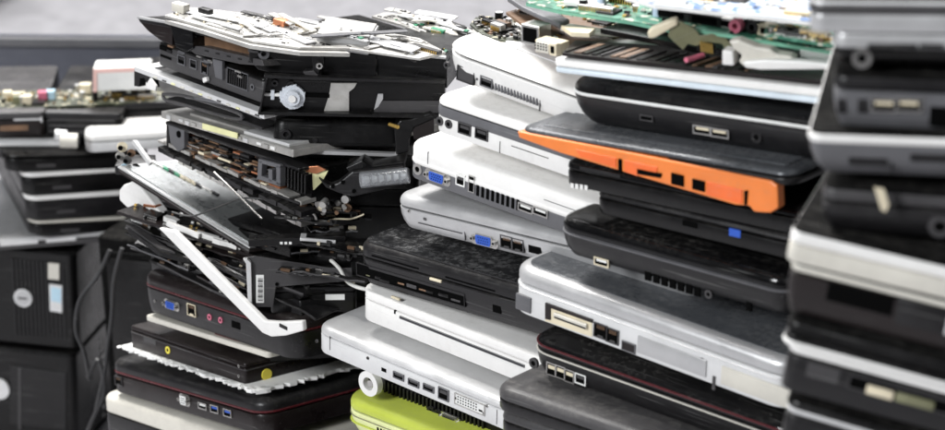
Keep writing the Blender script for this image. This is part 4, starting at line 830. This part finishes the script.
# beige connector on olive tape
it=Item('ribbon_connector','long beige connector on an olive taped ribbon curling over the boards','connector',(646,40),(680,24),14,(.06,-.268),-10,.01,off=0,stack='')
fpoly(it,[(647,33),(651,29),(671,20),(677,19),(678,25),(655,38),(649,39)],0,.008,BEIGE,'plug',bevel=.0012)
fpoly(it,[(672,22),(682,22),(696,30),(700,36),(712,34),(726,38),(732,46),(728,54),(722,44),(708,42),(696,46),(688,44),(683,50),(674,42),(668,36)],.002,.004,OLIVE,'tape',bevel=.0004)
for k in range(5): fpoly(it,[(700+k*2.6,42+k*.6),(701.4+k*2.6,42.2+k*.6),(702.4+k*2.6,52+k*.5),(701+k*2.6,51.6+k*.5)],-.002,.001,GOLD,'contact',bevel=0)
fpoly(it,[(697,42),(716,45),(716,54),(697,51)],.0035,.006,BLACK,'socket')
it=Item('plastic_bracket','twisted white plastic bracket lying behind the white lid slab','bracket',(722,44),(800,60),20,(.09,-.283),-22,.02,off=0,stack='')
fpoly(it,[(722,50),(733,52),(734,66),(722,65)],-.002,.010,WHITE,'post',bevel=.001)
fpoly(it,[(728,41),(738,40),(756,47),(770,49),(776,54),(790,56),(796,60),(770,62),(758,64),(744,67),(738,62),(742,56),(734,50)],.001,.012,CREAM,'arm',bevel=.0016)
fpoly(it,[(742,62),(765,60),(800,61),(850,66),(850,70),(760,70),(745,68)],-.004,.004,WHITE,'tail',bevel=.0012)
cable('pink_wire','short magenta wire under the gold contacts on the white lid slab',[at_y(686,60,-.29),at_y(694,58,-.285),at_y(703,55,-.28)],.0018,PINK)


# ================================================================== BACKGROUND STACK
AB=(-.45,.62)
def tower(label,p0,p1,h,round_,extra):
    it=Item('desktop_case',label,'computer case',p0,p1,h,AB,-11,.26,off=0,stack='B')
    H=it.H; b=MB(); b.slab(0,0,0,it.L,it.D,H,BLACK,[(0,.003),(.003,0),(H-.003,0),(H,.003)],r=.010,seg=5); b.build('case',it.root)
    return it
it=tower('black ribbed desktop computer case with round silver badge and two small stickers',(-70,240),(74,254),98,0,0)
b=MB()
for k in range(13): x,z=it.fx(14+k*4.1,300); x2,z2=it.fx(14+k*4.1,262); b.box(x,x+.0022,-.002,.002,.012,it.H-.012,DARK)
b.build('front_rib',it.root,smooth=False)
x,z=it.fx(24,297); b=MB(); b.cyl((x,-.0035,z),(0,1,0),.0105,.002,SILVERW,28); b.cyl((x,-.0042,z),(0,1,0),.0085,.001,SILVER,28); b.box(x-.005,x+.005,-.0048,-.004,z-.001,z+.001,GREY); b.build('round_badge',it.root,smooth=False)
fpoly(it,[(48,263),(59,264),(59,280),(48,279)],-.003,-.001,CREAM,'sticker',bevel=0); fpoly(it,[(49,284),(62,286),(62,313),(50,311)],-.003,-.001,SILVERW,'sticker',bevel=0); fpoly(it,[(51,287),(61,289),(61,303),(51,301)],-.0034,-.0028,CYAN,'sticker_print',bevel=0)
it=tower('black desktop computer case with grey panel, lower of the two cases',(-70,340),(74,356),100,0,0)
fpoly(it,[(10,366),(66,374),(66,430),(10,424)],-.002,.002,DARK,'front_panel'); fpoly(it,[(18,368),(21,368),(21,430),(18,430)],-.003,-.001,GREY,'strip')
x,z=it.fx(0,388); b=MB(); b.cyl((x,-.004,z),(0,1,0),.0125,.003,SILVERW,28); b.build('round_badge',it.root)
b=MB()
for k in range(10):
    zc=it.H*(.85-.09*k); b.box(it.L-.0005,it.L+.0008,.085,.085+.006*(1 if k%3 else .6),zc,zc+.0045,PAPER)
b.build('side_marks',it.root,smooth=False)
it=Item('desktop_case','black computer case standing in the dark behind the cables','computer case',(96,236),(330,262),210,(-.38,.52),-20,.3,off=0,stack='B')  # made-up dark block, added so the gap behind the cables reads black
b=MB(); b.slab(0,0,0,it.L,it.D,it.H,MATTE,[(0,.002),(.002,0),(it.H-.002,0),(it.H,.002)],r=.006); b.build('case',it.root); b=MB(); b.box(.01,.07,-.001,.002,it.H*.3,it.H*.9,BLACK,b=.001); b.build('panel',it.root)
YB=20
it=laptop('laptop','wide thin grey tray with bright front edge lying on the ribbed computer case',(-30,242),(126,230),11,AB,6,GREY,SILVER,.45,r=.01,D=.22,stack='B',off=.01,top='flat',cat='tray',feet=False)
for a,b_ in ((0,38),(46,76)): fpoly(it,[(a,242.5-a*.08),(b_,242.5-b_*.08),(b_,246.5-b_*.08),(a,246.5-a*.08)],-.0015,.001,SILVERW,'bright_strip',bevel=0)
for (p0,p1,h,m1,m2,lab,rr) in (((30,222),(150,216),14,BLACK,CREAM,'black laptop with dull cream edge, lowest in the blurred back pile',.014),
    ((26,197),(150,189),24,DARK,WHITE,'black laptop with pale edge strip, middle of the blurred back pile',.014),
    ((22,174),(150,166),22,BLACK,WHITE,'black laptop with silver lid edge, upper in the blurred back pile',.014),
    ((6,156),(150,152),16,BLACK,BLACK,'black closed laptop under the brownish slab in the back pile',.014)):
    it=laptop('laptop',lab,p0,p1,h,AB,YB,m1,m2,.22,r=rr,D=.24,stack='B',off=.02,top='flat')
    it.port('slot',p0[0]+40,p0[1]+h*.6,w=.02,h=.004,mat=GREY)
it=laptop('laptop','silver white laptop on the back pile left of the junk stack',(84,133),(190,127),20,AB,8,SILVERW,WHITE,.5,r=.012,D=.2,stack='B',off=.03,top='round')
it=laptop('laptop','brownish grey slab laptop at the far left of the back pile',(-40,140),(80,140),18,AB,10,GREY,SILVERW,.4,r=.012,D=.2,stack='B',off=.0,top='round')
it=Item('round_knob','round white hinge knob between the brownish and silver laptops','hinge',(58,132),(84,134),18,AB,5,.02,off=.04,stack='')
x,z=it.fx(70,141); b=MB(); b.cyl((x-.01,0,z),(1,0,.05),.008,.018,CREAM,20); b.cyl((x-.016,.002,z+.005),(1,0,0),.006,.012,SILVERW,16); b.build('knob',it.root)
it=laptop('laptop','black slatted docking unit in the upper back pile',(42,112),(122,114),24,AB,0,BLACK,DARK,.3,r=.006,D=.18,stack='B',off=0,top='flat',cat='dock')
for k in range(3): it.port('slot',82,120+k*6,w=.07,h=.0016,mat=GREY)
it=laptop('laptop','dark grey laptop end under the circuit board at far left',(-40,114),(44,112),24,AB,5,DARKB,GREY,.3,r=.006,D=.18,stack='B',off=.005,top='flat'); it.port('slot',28,120,w=.03,h=.006,mat=SILVERW); it.port('slot',14,128,w=.03,h=.006,mat=BROWN)
it=laptop('laptop','black laptop at the right of the back pile under the pink box',(112,104),(200,100),24,AB,5,BLACK,DARK,.3,r=.006,D=.18,stack='B',off=-.02,top='flat')
it=Flat('circuit_board','blurred dark green circuit board with small colourful sockets on the back pile','circuit board',(-30,107),(170,100),.63,sx=0,sy=0,stack='B')
P=[(-40,108),(60,106),(170,100),(160,88),(-40,92)]
it.sheet(P,.003,PCBD,'board'); populate(it,P,160,5,6,9,seed=71,hs=1.4)
for (u,v,m,r_) in ((43,100,PINK,.005),(51,99,CYAN,.005),(17,103,OLIVE,.004),(28,104,BEIGE,.005),(86,94,BEIGE,.006),(8,100,BEIGE,.005)):
    x,y=it.tx(u,v,0); b=MB(); b.box(x-r_,x+r_,y-.004,y+.006,0,r_*2,m,b=.001); b.build('socket',it.root,smooth=False)
it=Item('box','pale white box with a pink rim on the back pile','box',(93,68),(150,66),23,AB,3,.03,off=-.03,stack='B')
H=it.H; b=MB(); b.slab(0,0,0,it.L,it.D,H,FOAM,[(0,.001),(.001,0),(H-.001,0),(H,.001)],r=.003); b.build('body',it.root,smooth=False)
PINKP=M('pale_pink_card',(.85,.55,.50),.6,dust=0); fpoly(it,[(93,69),(150,67),(150,71),(97,73),(97,92),(93,92)],-.001,0,PINKP,'pink_rim',bevel=0)
for n_,pts in enumerate(([(110,250),(98,275),(80,300),(76,330),(84,352),(90,380)],[(122,248),(114,280),(112,315),(108,345),(104,375),(96,410)],[(88,378),(98,360),(104,390),(92,420),(84,440)])):
    cable('cable',['thin black cable looping in front of the ribbed computer case','thin black cable hanging straight down beside the left junk stack','thin black cable coil near the lower computer case'][n_],[at_y(u,v,.40) for u,v in pts],.0022,M('cable_%d'%n_,(.03,.03,.032),.4))
# open slate bin behind
def at_z(u,v,z): return hit(u,v,Vector((0,0,z)),Vector((0,0,1)))
it=Item('plastic_bin','large slate blue plastic bin with a pale worn rim behind the back pile','bin',(-260,36),(200,40),66,(-.4,1.0),-1,.022,off=0,stack='B')
H=it.O.z+it.H; L_=it.L; zb=-it.O.z; b=MB(); t=.006
b.box(0,L_,0,t,zb,it.H,SLATE); b.box(0,L_,it.D-t,it.D,zb,it.H,SLATE); b.box(0,t,t,it.D-t,zb,it.H,SLATE); b.box(L_-t,L_,t,it.D-t,zb,it.H,SLATE); b.box(t,L_-t,t,it.D-t,zb,zb+.01,SLATE); b.build('shell',it.root,smooth=False)
b=MB(); hh=it.H; b.box(-.01,L_+.01,-.01,-.0005,hh-.008,hh+.003,MGREY,b=.001); b.build('rim',it.root,smooth=False)
# far dark bin
it=Item('storage_crate','dark storage crate standing far behind on the pale floor','crate',(-190,-40),(4,-36),62,(-.8,2.6),-6,.12,off=0,stack='B')
b=MB(); b.slab(0,0,-it.O.z,it.L,it.D,it.O.z+it.H,DARK,[(0,.02),(.02,0),(it.O.z+it.H-.01,0),(it.O.z+it.H,.006)],r=.03); b.build('body',it.root)
for k in range(3):
    b=MB(); b.box(it.L*.05,it.L*.95,-.008,.0,-it.O.z+.06+k*.12,-it.O.z+.08+k*.12,GREY,b=.002); b.build('rib',it.root)
# ------------------------------------------------------------------ what the tall stacks stand on: more laptops reaching down to the floor
def fill(x,y,yaw,ztop,n,L_,D_,lab,grp,m1,m2):
    h=(ztop+.26)/n; proto=None
    for k in range(n):
        if proto is None:
            r=bpy.data.objects.new('laptop',None); COL.objects.link(r); r.empty_display_size=.02
            b=MB(); b.slab(0,0,.0,L_,D_,h*.62,m1,[(0,.003),(.004,0),(h*.62,0)],r=.015); b.build('base',r)
            b=MB(); b.slab(0,0,h*.66,L_,D_,h*.32,m2,[(0,0),(h*.2,0),(h*.32,.003)],r=.015); b.build('lid',r); proto=r; kids=list(r.children)
        else:
            r=proto.copy(); COL.objects.link(r)
            for c in kids: q=c.copy(); COL.objects.link(q); q.parent=r
        tag(r,lab,'laptop',grp); a=math.radians(yaw+(k*37%5-2)); r.location=(x+.004*((k*5)%3),y+.004*((k*7)%3),-.26+k*h); r.rotation_euler=(0,0,a)
fill(.048,-.205,-42,.148,13,.25,.27,'plain dark laptop under the visible right centre stack','laptops low in the right centre stack',DARK,GREY)
fill(.175,-.59,-17,.305,19,.33,.21,'plain dark laptop under the visible far right stack','laptops low in the far right stack',DARK,MGREY)
fill(-.105,-.03,-42,.085,11,.28,.27,'plain dark laptop under the lime green laptop','laptops low in the central stack',DARK,GREY)
fill(-.335,.225,-48,-.058,7,.25,.24,'plain dark laptop under the pale rimmed grey laptop','laptops low in the left junk stack',DARK,GREY)


# ================================================================== LIGHT
w=bpy.data.worlds.new('World'); S.world=w; w.use_nodes=True
N=w.node_tree.nodes; Lk=w.node_tree.links; bg=N['Background']
tc=N.new('ShaderNodeTexCoord'); sx=N.new('ShaderNodeSeparateXYZ'); Lk.new(tc.outputs['Generated'],sx.inputs[0])
rp=N.new('ShaderNodeValToRGB'); e=rp.color_ramp.elements; e[0].position=.35; e[0].color=(.03,.03,.035,1); e[1].position=.95; e[1].color=(.9,.93,1,1)
mr=N.new('ShaderNodeMapRange'); mr.inputs[1].default_value=-1; mr.inputs[2].default_value=1; Lk.new(sx.outputs[2],mr.inputs[0]); Lk.new(mr.outputs[0],rp.inputs[0]); Lk.new(rp.outputs[0],bg.inputs[0]); bg.inputs[1].default_value=.16
def area(name,loc,tgt,size,power,col=(1,1,1)):
    l=bpy.data.lights.new(name,'AREA'); l.shape='RECTANGLE'; l.size=size[0]; l.size_y=size[1]; l.energy=power; l.color=col
    o=bpy.data.objects.new(name,l); COL.objects.link(o); o.location=loc
    o.rotation_euler=(Vector(tgt)-Vector(loc)).to_track_quat('-Z','Y').to_euler(); return o
area('ceiling_lamp',(-.7,.7,2.6),(0,0,.3),(1.1,.8),122,(1,.985,.96))
area('front_fill',(-1.9,-2.0,1.7),(0,-.1,.25),(.8,.8),86,(.96,.98,1))  # unseen fill light, added to brighten the laptop fronts
area('floor_fill',(-.6,3.6,3.2),(-.4,3.0,0),(3,2),170,(1,.99,1))  # unseen light, added to brighten the far floor

S.view_settings.view_transform='Standard'; S.view_settings.look='None'; S.view_settings.exposure=0; S.view_settings.gamma=1
for d in DIAG:
    if d[0]: print('%-2s %-38s zl %.3f-%.3f zr %.3f-%.3f L%.3f H%.4f O(%.3f,%.3f)'%d)
